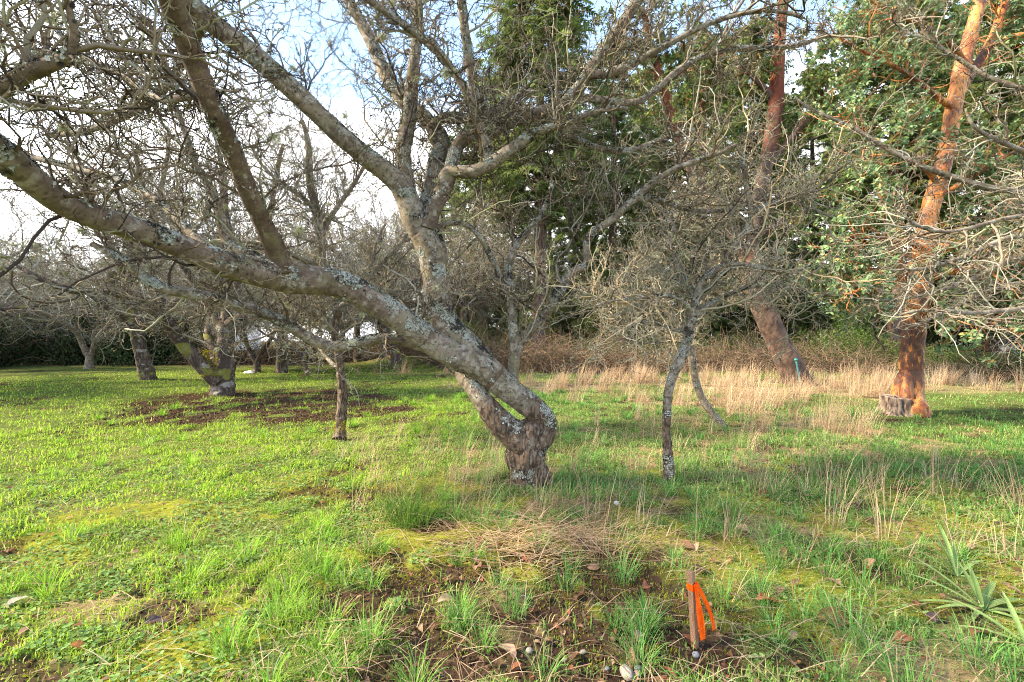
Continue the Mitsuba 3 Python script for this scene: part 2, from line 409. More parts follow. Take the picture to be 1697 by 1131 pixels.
# ------------------------------------------------------------------ ground
def ground():
    th_front = np.linspace(-60, 60, 330)
    th = np.radians(np.concatenate([th_front, np.linspace(60, 300, 50)[1:-1]]))
    r = np.concatenate([[0.02, 0.6], np.geomspace(1.3, 40, 430), np.geomspace(42, 1500, 40)])
    rr, tt = np.meshgrid(r, th, indexing='ij')
    x, y = rr * np.sin(tt), rr * np.cos(tt)
    z = np.where(rr < 60, gz(x, y), 0.012 * np.clip(y - 8, 0, 45))
    g = rng(1)
    soil, moss, dry, th_ = soil_mask(x, y), moss_mask(x, y), dry_mask(x, y), thatch_mask(x, y)
    jig = g.uniform(0.7, 1.3, x.shape)[..., None]
    n1 = nz(x, y, 6, 60)[..., None]
    base = np.array([0.055, 0.085, 0.022]) * (1 - n1) + np.array([0.100, 0.112, 0.038]) * n1
    base = base * (1 - 0.7 * dry[..., None]) + np.array([0.30, 0.22, 0.13]) * 0.7 * dry[..., None]
    base = base * (1 - th_[..., None]) + np.array([0.24, 0.17, 0.10]) * th_[..., None]
    base = base * (1 - moss[..., None]) + np.array([0.17, 0.185, 0.028]) * moss[..., None]
    dirt = np.array([0.020, 0.013, 0.009]) * (1 - n1) + np.array([0.070, 0.045, 0.031]) * n1
    c = (base * (1 - soil[..., None]) + dirt * soil[..., None]) * jig
    wood = (y > 24)[..., None] * np.ones(3)
    c = np.where(wood > 0, np.array([0.10, 0.085, 0.045]) * jig, c)
    nr, nt = x.shape
    i, j = np.meshgrid(np.arange(nr - 1), np.arange(nt), indexing='ij')
    a, b = i * nt + j, i * nt + (j + 1) % nt
    q = np.stack([a, a + nt, b + nt, b], -1).reshape(-1, 4)
    f = np.vstack([q[:, [0, 1, 2]], q[:, [0, 2, 3]]])
    v = np.stack([x, y, z], -1).reshape(-1, 3)
    nrm = np.cross(v[f[:, 1]] - v[f[:, 0]], v[f[:, 2]] - v[f[:, 0]])
    if nrm[:, 2].sum() < 0:
        f = f[:, ::-1]
    scene['ground'] = mikit.ply((v, f), 'mat_matte', smooth=True, color=np.clip(c.reshape(-1, 3), 0.003, 0.9))
    labels['ground'] = {'label': 'uneven orchard ground of turf, moss and dark bare soil', 'kind': 'structure'}


ground()

APPLE = {
    'apple_tree': [
        ('trunk', [(0.276, 4.72, -0.174, 0.2294), (0.22, 4.7, -0.024, 0.1792), (0.17, 4.7, 0.173, 0.17), (0.145, 4.68, 0.333, 0.1785), (0.193, 4.66, 0.504, 0.1777), (0.291, 4.66, 0.602, 0.1409)]),
        ('limb', [(0.145, 4.68, 0.376, 0.1231), (0.267, 4.66, 0.54, 0.1531), (0.321, 4.64, 0.685, 0.1218), (0.24, 4.62, 0.798, 0.1215), (0.1, 4.61, 0.909, 0.1183), (-0.064, 4.6, 1.037, 0.1241), (-0.203, 4.6, 1.158, 0.1361), (-0.324, 4.6, 1.291, 0.139), (-0.463, 4.6, 1.461, 0.1388), (-0.608, 4.6, 1.594, 0.1385), (-0.699, 4.6, 1.727, 0.1408), (-0.747, 4.6, 1.957, 0.1345), (-0.772, 4.6, 2.151, 0.1343), (-0.798, 4.58, 2.389, 0.1456), (-0.867, 4.56, 2.565, 0.1477), (-0.913, 4.55, 2.682, 0.1177)]),
        ('limb', [(-0.202, 4.58, 1.141, 0.1084), (-0.348, 4.52, 1.271, 0.1307), (-0.492, 4.48, 1.332, 0.1354), (-0.773, 4.4, 1.486, 0.1211), (-0.953, 4.3, 1.639, 0.1206), (-1.152, 4.2, 1.785, 0.1202), (-1.341, 4.1, 1.913, 0.1226), (-1.492, 4.0, 1.987, 0.1203), (-1.664, 3.85, 2.014, 0.1188), (-1.818, 3.75, 2.016, 0.133), (-1.911, 3.6, 2.028, 0.1225), (-2.036, 3.45, 2.047, 0.1032), (-2.12, 3.2, 2.083, 0.0841), (-2.245, 2.95, 2.154, 0.0751), (-2.331, 2.65, 2.192, 0.0685), (-2.348, 2.4, 2.218, 0.0636), (-2.315, 2.15, 2.313, 0.0642), (-2.331, 1.95, 2.399, 0.0665), (-2.483, 1.8, 2.484, 0.0573)]),
        ('limb', [(-1.837, 3.65, 2.045, 0.0948), (-1.84, 3.6, 2.166, 0.0769), (-1.847, 3.42, 2.357, 0.0666), (-1.838, 3.2, 2.542, 0.0614), (-1.817, 2.98, 2.737, 0.0582), (-1.786, 2.75, 2.873, 0.0559), (-1.77, 2.57, 3.04, 0.0569), (-1.747, 2.42, 3.157, 0.0594), (-1.711, 2.28, 3.241, 0.059), (-1.681, 2.1, 3.367, 0.051)]),
        ('limb', [(-0.889, 4.55, 2.581, 0.118), (-0.974, 4.5, 2.746, 0.1162), (-1.08, 4.45, 2.996, 0.0977), (-1.287, 4.28, 3.164, 0.0912), (-1.475, 4.1, 3.283, 0.084), (-1.669, 3.92, 3.452, 0.0817), (-1.843, 3.75, 3.6, 0.0774), (-2.065, 3.5, 3.759, 0.0755), (-2.208, 3.3, 3.825, 0.0717), (-2.322, 3.05, 3.91, 0.0616), (-2.513, 2.9, 4.001, 0.048)]),
        ('limb', [(-0.951, 4.56, 2.673, 0.106), (-1.008, 4.52, 2.829, 0.0872), (-1.039, 4.5, 3.072, 0.075), (-1.069, 4.5, 3.279, 0.072), (-1.044, 4.52, 3.555, 0.0754), (-0.998, 4.5, 3.842, 0.0694), (-0.968, 4.5, 4.167, 0.055), (-0.927, 4.5, 4.552, 0.0493), (-0.921, 4.5, 4.967, 0.0435), (-0.879, 4.5, 5.381, 0.0349)]),
        ('limb', [(-0.881, 4.6, 2.635, 0.0713), (-0.866, 4.62, 2.84, 0.0747), (-0.811, 4.65, 3.094, 0.0814), (-0.773, 4.68, 3.32, 0.0851), (-0.727, 4.7, 3.525, 0.0825), (-0.833, 4.78, 3.748, 0.0748), (-1.011, 4.85, 3.935, 0.0727), (-1.233, 4.92, 4.157, 0.0698), (-1.438, 5.0, 4.53, 0.0669), (-1.628, 5.08, 4.946, 0.0643), (-1.819, 5.15, 5.298, 0.0581), (-2.008, 5.2, 5.78, 0.0483)]),
        ('limb', [(-0.832, 4.5, 2.61, 0.0875), (-0.768, 4.47, 2.767, 0.0755), (-0.682, 4.45, 2.932, 0.0754), (-0.624, 4.45, 3.055, 0.0697), (-0.578, 4.46, 3.234, 0.0641), (-0.542, 4.5, 3.398, 0.0648), (-0.422, 4.55, 3.539, 0.0658), (-0.221, 4.6, 3.627, 0.0666), (0.04, 4.65, 3.749, 0.0704), (0.303, 4.65, 3.816, 0.0673), (0.495, 4.62, 3.874, 0.0607), (0.654, 4.58, 4.004, 0.0599), (0.752, 4.52, 4.138, 0.056), (0.916, 4.45, 4.354, 0.0548), (1.085, 4.35, 4.565, 0.0505), (1.267, 4.25, 4.802, 0.0434)]),
        ('limb', [(-0.663, 4.44, 2.963, 0.0578), (-0.602, 4.42, 3.126, 0.058), (-0.393, 4.36, 3.109, 0.0574), (-0.167, 4.3, 3.189, 0.0566), (0.036, 4.25, 3.303, 0.0559), (0.202, 4.2, 3.398, 0.047), (0.418, 4.15, 3.452, 0.0327), (0.682, 4.1, 3.526, 0.0243), (1.02, 4.05, 3.554, 0.0186)]),
        ('limb', [(-0.125, 4.62, 3.588, 0.0486), (-0.22, 4.58, 3.624, 0.0512), (-0.269, 4.5, 3.723, 0.0473), (-0.327, 4.4, 3.813, 0.0462), (-0.376, 4.3, 3.964, 0.0423), (-0.406, 4.2, 4.155, 0.0413), (-0.434, 4.1, 4.389, 0.0402), (-0.455, 4.0, 4.634, 0.034)]),
        ('limb', [(-0.207, 4.32, 3.225, 0.0426), (-0.24, 4.3, 3.342, 0.0395), (-0.327, 4.25, 3.605, 0.0363), (-0.434, 4.2, 3.807, 0.033), (-0.639, 4.1, 4.054, 0.0321), (-0.834, 4.0, 4.176, 0.0313), (-1.107, 3.85, 4.294, 0.0275), (-1.356, 3.7, 4.399, 0.0238)]),
        ('limb', [(-0.748, 4.68, 3.504, 0.0547), (-0.776, 4.66, 3.717, 0.0485), (-0.599, 4.62, 3.758, 0.0456), (-0.35, 4.55, 3.706, 0.0389), (-0.108, 4.45, 3.757, 0.0322), (0.18, 4.35, 3.878, 0.0258)]),
        ('limb', [(-0.015, 4.64, 0.954, 0.0549), (0.003, 4.68, 1.066, 0.0585), (0.022, 4.7, 1.287, 0.0618), (0.04, 4.7, 1.472, 0.0618), (0.015, 4.7, 1.627, 0.0495), (-0.003, 4.72, 1.845, 0.0466), (-0.034, 4.75, 2.097, 0.0437), (-0.016, 4.8, 2.356, 0.0411), (0.054, 4.82, 2.518, 0.0381), (0.163, 4.85, 2.652, 0.0351), (0.293, 4.9, 2.825, 0.029), (0.394, 4.95, 3.034, 0.026), (0.438, 5.0, 3.247, 0.0197)]),
        ('limb', [(0.04, 4.7, 1.46, 0.0526), (0.114, 4.7, 1.534, 0.0526), (0.317, 4.68, 1.749, 0.0492), (0.499, 4.65, 2.023, 0.0457), (0.629, 4.62, 2.202, 0.0424), (0.741, 4.6, 2.26, 0.039), (0.744, 4.58, 2.389, 0.0357), (0.789, 4.56, 2.565, 0.0357), (0.949, 4.52, 2.669, 0.0354), (1.145, 4.45, 2.844, 0.0346), (1.311, 4.4, 2.985, 0.0342), (1.536, 4.3, 3.115, 0.0279), (1.777, 4.2, 3.177, 0.0218), (2.029, 4.15, 3.277, 0.0161)]),
        ('limb', [(0.193, 4.66, 0.399, 0.1348), (0.107, 4.63, 0.498, 0.1584), (-0.021, 4.6, 0.589, 0.1392), (-0.148, 4.58, 0.714, 0.1265), (-0.28, 4.58, 0.888, 0.1023), (-0.392, 4.62, 1.029, 0.0849), (-0.51, 4.7, 1.138, 0.0678), (-0.648, 4.76, 1.284, 0.0561), (-0.792, 4.76, 1.384, 0.05), (-0.941, 4.72, 1.441, 0.0496), (-1.131, 4.66, 1.509, 0.049), (-1.353, 4.6, 1.521, 0.0545), (-1.581, 4.56, 1.467, 0.0539), (-1.775, 4.52, 1.449, 0.0534), (-1.97, 4.45, 1.532, 0.0518), (-2.17, 4.38, 1.664, 0.0505), (-2.368, 4.3, 1.774, 0.0472), (-2.506, 4.2, 1.818, 0.0463), (-2.689, 4.1, 1.886, 0.0453), (-2.887, 4.0, 1.929, 0.0469), (-3.015, 3.92, 1.962, 0.0446), (-3.099, 3.87, 2.037, 0.0391), (-3.164, 3.82, 2.116, 0.0336), (-3.268, 3.8, 2.202, 0.0277), (-3.447, 3.75, 2.292, 0.0208)]),
        ('limb', [(-2.358, 1.85, 2.414, 0.0339), (-2.152, 1.8, 2.437, 0.0308), (-1.954, 1.75, 2.461, 0.0283), (-1.83, 1.72, 2.497, 0.0266), (-1.719, 1.7, 2.523, 0.0258), (-1.628, 1.68, 2.547, 0.0188), (-1.577, 1.65, 2.597, 0.0126), (-1.555, 1.6, 2.691, 0.0107), (-1.556, 1.58, 2.8, 0.0089)]),
        ('limb', [(0.749, 4.5, 4.126, 0.0474), (1.004, 4.45, 4.12, 0.0409), (1.224, 4.4, 4.195, 0.0373), (1.48, 4.3, 4.292, 0.0279), (1.832, 4.2, 4.415, 0.0219), (2.166, 4.1, 4.443, 0.0189), (2.534, 4.0, 4.318, 0.0131)]),
        ('limb', [(0.556, 4.62, 3.904, 0.0425), (0.875, 4.7, 3.977, 0.0371), (1.273, 4.8, 3.998, 0.0346), (1.75, 4.9, 4.372, 0.0317), (2.312, 5.0, 4.661, 0.0294), (2.896, 5.1, 4.758, 0.0267), (3.568, 5.2, 4.993, 0.0202)]),
        ('limb', [(1.145, 4.45, 2.844, 0.0293), (1.401, 4.6, 2.925, 0.0272), (1.759, 4.75, 2.878, 0.0249), (2.202, 4.9, 2.889, 0.0225), (2.641, 5.0, 3.049, 0.0162)]),
        ('limb', [(0.303, 4.65, 3.816, 0.0397), (0.509, 4.75, 3.691, 0.0343), (0.807, 4.85, 3.577, 0.0319), (1.182, 4.95, 3.555, 0.0293), (1.605, 5.05, 3.696, 0.0265), (2.063, 5.2, 3.898, 0.0204)]),
        ('limb', [(-2.208, 3.3, 3.825, 0.041), (-2.551, 3.6, 3.752, 0.0323), (-2.969, 3.9, 3.632, 0.0292), (-3.501, 4.2, 3.575, 0.0282), (-4.136, 4.5, 3.575, 0.0288), (-4.854, 4.8, 3.651, 0.025)]),
        ('limb', [(-2.12, 3.2, 2.113, 0.0302), (-2.454, 3.4, 2.375, 0.028), (-2.882, 3.6, 2.663, 0.0284), (-3.392, 3.8, 2.877, 0.0289), (-3.992, 4.0, 3.055, 0.0255), (-4.579, 4.2, 3.244, 0.0212)]),
        ('limb', [(-1.786, 2.75, 2.873, 0.0236), (-2.017, 2.9, 3.047, 0.0226), (-2.36, 3.1, 3.134, 0.022), (-2.772, 3.3, 3.391, 0.0202), (-3.217, 3.5, 3.644, 0.0181), (-3.693, 3.7, 4.058, 0.0159)]),
        ('limb', [(-0.873, 4.56, 2.493, 0.0358), (-0.642, 4.5, 2.646, 0.0266), (-0.46, 4.45, 2.633, 0.0234), (-0.203, 4.6, 2.32, 0.0242), (-0.083, 4.66, 2.135, 0.0215)]),
        ('limb', [(-1.861, 3.64, 2.044, 0.0369), (-2.089, 3.62, 2.193, 0.0318), (-2.32, 3.7, 2.33, 0.0322), (-2.41, 3.75, 2.613, 0.0275), (-2.592, 3.8, 2.902, 0.0255), (-2.692, 3.8, 3.178, 0.0209), (-2.817, 3.8, 3.478, 0.0165)]),
    ],
    'apple_tree_001': [
        ('trunk', [(1.656, 4.83, -0.13, 0.0902), (1.656, 4.83, 0.01, 0.0661), (1.649, 4.83, 0.2, 0.0511), (1.63, 4.83, 0.486, 0.0422), (1.63, 4.83, 0.772, 0.0422), (1.649, 4.83, 0.963, 0.0422), (1.706, 4.83, 1.154, 0.0513), (1.789, 4.83, 1.344, 0.0511), (1.853, 4.83, 1.535, 0.0477), (1.891, 4.83, 1.726, 0.0475), (1.935, 4.83, 1.916, 0.0474)]),
        ('limb', [(1.916, 4.83, 1.853, 0.0415), (1.963, 4.82, 2.042, 0.0387), (2.062, 4.8, 2.198, 0.0362), (2.173, 4.78, 2.27, 0.0328), (2.272, 4.75, 2.441, 0.032), (2.419, 4.72, 2.652, 0.0311), (2.446, 4.7, 2.82, 0.0274), (2.388, 4.66, 3.036, 0.0246), (2.337, 4.62, 3.236, 0.0218), (2.279, 4.6, 3.44, 0.0164)]),
        ('limb', [(2.44, 4.7, 2.796, 0.0239), (2.568, 4.72, 2.869, 0.0243), (2.759, 4.75, 2.941, 0.0219), (3.041, 4.8, 2.924, 0.0187), (3.392, 4.85, 2.811, 0.0124)]),
        ('limb', [(1.922, 4.83, 1.884, 0.0327), (1.899, 4.9, 2.064, 0.0304), (1.839, 5.0, 2.227, 0.0281), (1.802, 5.1, 2.443, 0.0255), (1.755, 5.2, 2.667, 0.0228), (1.74, 5.3, 3.003, 0.0199)]),
        ('limb', [(1.903, 4.83, 1.789, 0.0244), (1.741, 4.7, 1.905, 0.0212), (1.506, 4.55, 1.952, 0.018), (1.224, 4.4, 1.908, 0.0145), (0.914, 4.3, 1.871, 0.0113), (0.763, 4.25, 1.81, 0.0084)]),
        ('limb', [(1.884, 4.83, 1.567, 0.019), (1.75, 4.9, 1.613, 0.016), (1.589, 5.0, 1.701, 0.013), (1.386, 5.1, 1.872, 0.0132), (1.173, 5.2, 2.085, 0.0102)]),
        ('limb', [(2.173, 4.78, 2.27, 0.022), (2.37, 4.6, 2.26, 0.0181), (2.585, 4.45, 2.176, 0.0146), (2.813, 4.35, 2.218, 0.0114)]),
        ('limb', [(1.916, 4.83, 1.789, 0.0249), (2.192, 4.95, 1.927, 0.0224), (2.56, 5.1, 2.074, 0.02), (2.952, 5.2, 2.119, 0.0137)]),
    ],
    'apple_tree_002': [
        ('trunk', [(3.742, 8.0, -0.105, 0.0634), (3.658, 8.0, 0.042, 0.0543), (3.447, 8.0, 0.295, 0.0646), (3.289, 8.0, 0.547, 0.0591), (3.195, 8.0, 0.863, 0.0589), (3.132, 8.0, 1.221, 0.0638), (3.111, 8.0, 1.505, 0.0638), (3.174, 8.0, 1.821, 0.0589), (3.258, 8.0, 2.137, 0.0539)]),
        ('limb', [(3.111, 8.0, 1.505, 0.0504), (2.858, 8.0, 1.821, 0.0456), (2.627, 8.1, 2.198, 0.041), (2.498, 8.2, 2.638, 0.0311), (2.31, 8.3, 3.198, 0.0211)]),
        ('limb', [(3.258, 8.0, 2.137, 0.0494), (3.394, 7.9, 2.493, 0.0384), (3.402, 7.8, 2.993, 0.0329), (3.257, 7.7, 3.481, 0.0233), (3.359, 7.7, 3.987, 0.014)]),
        ('limb', [(3.205, 8.0, 1.874, 0.0408), (3.64, 8.1, 2.198, 0.0361), (4.116, 8.2, 2.476, 0.0313), (4.659, 8.4, 2.777, 0.0212)]),
        ('limb', [(3.132, 8.0, 1.4, 0.0314), (2.649, 7.7, 1.505, 0.0253), (2.059, 7.4, 1.476, 0.0193), (1.577, 7.2, 1.931, 0.014)]),
    ],
    'apple_tree_003': [
        ('trunk', [(-2.592, 6.9, 0.025, 0.0765), (-2.602, 6.95, 0.16, 0.0685), (-2.602, 7.0, 0.399, 0.0734), (-2.584, 7.0, 0.722, 0.0734), (-2.611, 7.0, 0.998, 0.0648), (-2.648, 7.0, 1.274, 0.0561), (-2.703, 7.0, 1.505, 0.0516), (-2.694, 7.0, 1.735, 0.0559), (-2.639, 7.0, 1.965, 0.0519)]),
        ('limb', [(-2.685, 7.0, 1.661, 0.0495), (-2.783, 6.97, 1.734, 0.0531), (-2.858, 6.95, 1.843, 0.0467), (-2.864, 6.9, 2.185, 0.0461), (-2.844, 6.85, 2.631, 0.0666), (-2.85, 6.8, 3.07, 0.0661), (-2.878, 6.7, 3.488, 0.0609), (-2.896, 6.6, 3.719, 0.0557), (-2.878, 6.5, 4.113, 0.0431), (-2.935, 6.4, 4.578, 0.0307)]),
        ('limb', [(-2.639, 7.0, 1.965, 0.0487), (-2.537, 7.05, 2.108, 0.0406), (-2.354, 7.2, 2.31, 0.032), (-2.243, 7.3, 2.705, 0.0277), (-2.176, 7.4, 3.111, 0.0282), (-2.058, 7.5, 3.429, 0.0192)]),
        ('limb', [(-2.648, 7.0, 1.09, 0.0359), (-2.807, 7.1, 1.178, 0.0315), (-3.011, 7.3, 1.313, 0.0274), (-3.242, 7.5, 1.505, 0.0239), (-3.782, 7.8, 1.71, 0.0201)]),
        ('limb', [(-2.841, 6.8, 2.981, 0.0461), (-2.665, 6.9, 3.457, 0.0388), (-2.381, 7.0, 3.945, 0.0308), (-2.228, 7.1, 4.541, 0.0224)]),
        ('limb', [(-2.639, 7.0, 1.965, 0.0443), (-2.387, 7.3, 2.417, 0.042), (-2.085, 7.6, 2.855, 0.0392), (-1.752, 7.9, 3.428, 0.0306), (-1.602, 8.2, 4.257, 0.0265)]),
        ('limb', [(-2.852, 6.7, 3.4, 0.0382), (-3.113, 6.6, 3.632, 0.0292), (-3.408, 6.5, 3.856, 0.0241), (-3.608, 6.4, 4.157, 0.0192)]),
        ('limb', [(-2.858, 6.95, 1.825, 0.0402), (-3.16, 6.7, 2.077, 0.034), (-3.408, 6.5, 2.317, 0.0287), (-3.718, 6.3, 2.54, 0.0198)]),
        ('limb', [(-2.844, 6.85, 2.541, 0.0397), (-3.026, 6.6, 2.677, 0.0341), (-3.303, 6.3, 2.789, 0.0287), (-3.541, 6.0, 2.807, 0.0196)]),
    ],
    'apple_tree_004': [
        ('trunk', [(-7.856, 12.4, -0.238, 0.3721), (-7.919, 12.5, 0.028, 0.3057), (-7.903, 12.5, 0.357, 0.2785), (-7.837, 12.5, 0.768, 0.2512), (-7.804, 12.5, 1.262, 0.2093), (-7.788, 12.5, 1.755, 0.1955), (-7.771, 12.5, 2.166, 0.1816)]),
        ('limb', [(-7.904, 12.45, 0.411, 0.2431), (-8.084, 12.3, 0.65, 0.2159), (-8.223, 12.1, 0.903, 0.1727), (-8.338, 11.9, 1.179, 0.1522), (-8.444, 11.7, 1.492, 0.147), (-8.512, 11.5, 1.78, 0.1417), (-8.512, 11.3, 2.028, 0.141), (-8.566, 11.1, 2.208, 0.138), (-8.732, 10.8, 2.488, 0.133), (-8.975, 10.6, 2.595, 0.11), (-9.285, 10.4, 2.629, 0.0888), (-9.576, 10.2, 2.607, 0.0802), (-9.849, 10.0, 2.678, 0.0761), (-10.039, 9.8, 2.809, 0.0642), (-10.339, 9.6, 3.085, 0.0442)]),
        ('stub', [(-9.045, 10.6, 2.581, 0.0974), (-9.184, 10.6, 2.776, 0.0943), (-9.24, 10.6, 2.944, 0.0966), (-9.282, 10.6, 3.083, 0.1015)]),
        ('limb', [(-7.788, 12.5, 1.755, 0.1486), (-8.132, 12.6, 2.089, 0.1242), (-8.414, 12.7, 2.511, 0.1066), (-8.648, 12.8, 3.108, 0.0848), (-8.971, 12.9, 3.97, 0.0636)]),
        ('limb', [(-7.771, 12.5, 2.084, 0.1554), (-7.562, 12.4, 2.569, 0.1269), (-7.34, 12.3, 3.046, 0.1044), (-7.328, 12.2, 3.675, 0.0829), (-7.459, 12.1, 4.453, 0.068), (-7.476, 12.0, 5.376, 0.0469)]),
        ('limb', [(-7.771, 12.5, 2.166, 0.1398), (-7.9, 12.6, 3.083, 0.1195), (-8.143, 12.8, 4.287, 0.0995), (-8.151, 13, 5.699, 0.0797), (-8.484, 13.2, 7.153, 0.0586), (-8.789, 13.4, 8.473, 0.037)]),
        ('limb', [(-7.562, 12.4, 2.569, 0.1137), (-7.27, 12.6, 3.581, 0.0954), (-6.934, 12.9, 4.649, 0.0832), (-6.834, 13.2, 5.938, 0.0697), (-6.723, 13.5, 7.282, 0.0479)]),
        ('limb', [(-8.414, 12.7, 2.511, 0.0948), (-8.857, 12.5, 3.4, 0.0849), (-9.286, 12.2, 4.317, 0.0667), (-9.608, 12, 5.376, 0.0502), (-9.845, 12, 6.482, 0.0369)]),
        ('limb', [(-8.512, 11.3, 2.028, 0.0903), (-8.489, 11.0, 2.737, 0.0703), (-8.647, 10.8, 3.426, 0.0587), (-9.045, 10.6, 4.087, 0.0478), (-9.558, 10.4, 4.586, 0.0356)]),
        ('limb', [(-7.738, 12.5, 1.919, 0.1394), (-7.28, 12.2, 2.102, 0.1167), (-6.575, 11.8, 2.237, 0.0986), (-5.879, 11.5, 2.491, 0.0737), (-5.136, 11.2, 2.76, 0.0505)]),
        ('limb', [(-8.117, 12.5, 0.933, 0.0971), (-8.461, 12.9, 1.339, 0.1002), (-8.762, 13.2, 1.682, 0.1085), (-8.855, 13.5, 2.131, 0.0899), (-8.87, 13.8, 2.871, 0.0693)]),
    ],
    'apple_tree_005': [
        ('trunk', [(-13.094, 16.6, -0.127, 0.2784), (-13.182, 16.6, 0.179, 0.2424), (-13.211, 16.5, 0.642, 0.2317), (-13.282, 16.4, 1.187, 0.2208), (-13.33, 16.3, 1.725, 0.2186), (-13.397, 16.2, 2.257, 0.217), (-13.441, 16.1, 2.676, 0.1985)]),
        ('limb', [(-13.44, 16.2, 2.257, 0.1814), (-13.565, 15.8, 2.446, 0.1527), (-13.647, 15.4, 2.726, 0.1261), (-13.984, 15, 3.188, 0.0951), (-14.379, 14.6, 3.719, 0.0662)]),
        ('limb', [(-13.354, 16.2, 2.044, 0.162), (-13.102, 16.5, 2.271, 0.131), (-12.788, 16.8, 2.683, 0.1228), (-12.269, 17, 3.077, 0.1033), (-11.734, 17.2, 3.661, 0.083)]),
        ('limb', [(-13.4, 16, 3.511, 0.1172), (-13.898, 15.8, 4.941, 0.0972), (-14.338, 15.6, 6.334, 0.0776), (-14.559, 15.4, 7.69, 0.0525)]),
        ('limb', [(-13.025, 15.8, 4.109, 0.1156), (-12.6, 16, 5.616, 0.1013), (-12.331, 16.2, 7.159, 0.0769), (-12.268, 16.4, 8.74, 0.052)]),
        ('limb', [(-13.42, 16.1, 2.57, 0.1629), (-13.4, 16.0, 3.511, 0.1374), (-13.025, 15.8, 4.109, 0.1283), (-13.065, 15.6, 4.897, 0.1029), (-13.039, 15.4, 6.069, 0.0775)]),
    ],
    'apple_tree_006': [
        ('trunk', [(-20.249, 22, -0.02, 0.1921), (-20.278, 22, 0.27, 0.1704), (-20.278, 22, 0.646, 0.1491), (-20.307, 22, 0.849, 0.1389)]),
        ('limb', [(-20.307, 22, 0.791, 0.1346), (-20.38, 21.8, 1.285, 0.121), (-20.421, 21.6, 1.77, 0.1229), (-20.473, 21.3, 2.131, 0.1192), (-20.544, 21, 2.343, 0.1117), (-20.695, 20.6, 2.625, 0.1004), (-20.957, 20.2, 2.842, 0.0752)]),
        ('limb', [(-20.278, 22, 0.733, 0.1212), (-20.075, 22, 1.225, 0.1), (-19.843, 22, 1.717, 0.1042), (-19.496, 22, 2.093, 0.1075), (-19.178, 22, 2.528, 0.0923), (-18.917, 22, 3.107, 0.0683)]),
        ('stub', [(-20.075, 22, 1.37, 0.0643), (-20.104, 22, 1.659, 0.0534), (-20.046, 22, 2.007, 0.0538)]),
    ],
    'apple_tree_007': [
        ('trunk', [(-11.118, 20, 0.013, 0.1725), (-11.118, 20, 0.329, 0.1495), (-11.092, 20, 0.645, 0.1382)]),
        ('limb', [(-11.118, 20, 0.539, 0.1073), (-11.408, 20, 0.987, 0.0937), (-11.592, 20, 1.513, 0.0802), (-11.671, 20, 2.171, 0.0684), (-11.855, 20, 3.224, 0.0455)]),
        ('limb', [(-11.092, 20, 0.592, 0.1061), (-10.803, 20, 1.171, 0.0953), (-10.487, 20, 1.645, 0.0837), (-10.171, 20, 2.303, 0.0719), (-9.697, 20, 3.224, 0.0483)]),
    ],
    'apple_tree_008': [
        ('trunk', [(-7.946, 18, -0.122, 0.0871), (-8.017, 18, 0.162, 0.0761), (-8.112, 18, 0.564, 0.0757), (-8.136, 18, 0.92, 0.0758), (-7.97, 18, 1.275, 0.0653), (-7.899, 18, 1.867, 0.0543)]),
        ('limb', [(-8.112, 18, 0.683, 0.0668), (-8.372, 18, 1.038, 0.0676), (-8.728, 18, 1.275, 0.0691), (-9.201, 18, 1.512, 0.0577), (-9.675, 18, 1.749, 0.0451), (-10.149, 18, 2.222, 0.033)]),
        ('limb', [(-7.946, 18, 1.393, 0.0445), (-7.543, 18, 1.986, 0.0442), (-7.307, 18, 2.814, 0.0331)]),
    ],
    'apple_tree_009': [
        ('trunk', [(5.638, 4.3, 0.06, 0.1032), (5.61, 4.3, 0.4, 0.0861), (5.587, 4.3, 1.022, 0.0794), (5.565, 4.3, 1.644, 0.0762), (5.542, 4.3, 2.04, 0.0694)]),
        ('limb', [(5.553, 4.3, 1.757, 0.0452), (5.217, 4.35, 2.047, 0.033), (4.912, 4.4, 2.302, 0.0289), (4.538, 4.5, 2.119, 0.025), (4.272, 4.55, 2.012, 0.0231), (3.998, 4.6, 1.939, 0.021), (3.757, 4.7, 1.917, 0.0155), (3.634, 4.75, 1.959, 0.0092)]),
        ('limb', [(5.542, 4.3, 1.927, 0.0402), (5.093, 4.2, 2.304, 0.0312), (4.633, 4.15, 2.458, 0.0269), (4.324, 4.1, 2.382, 0.0203), (3.871, 4.05, 2.201, 0.0177), (3.618, 4.0, 2.134, 0.0156), (3.376, 3.95, 2.121, 0.0104)]),
        ('limb', [(5.553, 4.3, 1.871, 0.04), (5.515, 4.5, 2.598, 0.0337), (5.247, 4.7, 3.018, 0.0333), (4.947, 4.75, 3.084, 0.0337), (4.734, 4.8, 3.177, 0.0303), (4.387, 4.85, 3.328, 0.0271), (4.001, 4.9, 3.56, 0.024), (3.648, 5.0, 3.859, 0.0187), (3.365, 5.1, 4.06, 0.016), (3.212, 5.2, 4.274, 0.0096)]),
        ('limb', [(5.542, 4.3, 1.984, 0.0351), (5.133, 4.1, 2.717, 0.0266), (4.692, 4.0, 3.003, 0.0209), (4.41, 3.95, 3.129, 0.0207), (4.072, 3.9, 3.232, 0.0183), (3.858, 3.85, 3.331, 0.0121), (3.807, 3.85, 3.453, 0.0075)]),
        ('limb', [(5.542, 4.3, 1.984, 0.0416), (5.682, 4.4, 3.037, 0.0323), (5.456, 4.5, 3.723, 0.0262), (5.136, 4.6, 4.027, 0.0246), (4.855, 4.65, 4.165, 0.0224), (4.579, 4.7, 4.391, 0.0191), (4.328, 4.75, 4.634, 0.0128), (4.273, 4.8, 4.945, 0.0097)]),
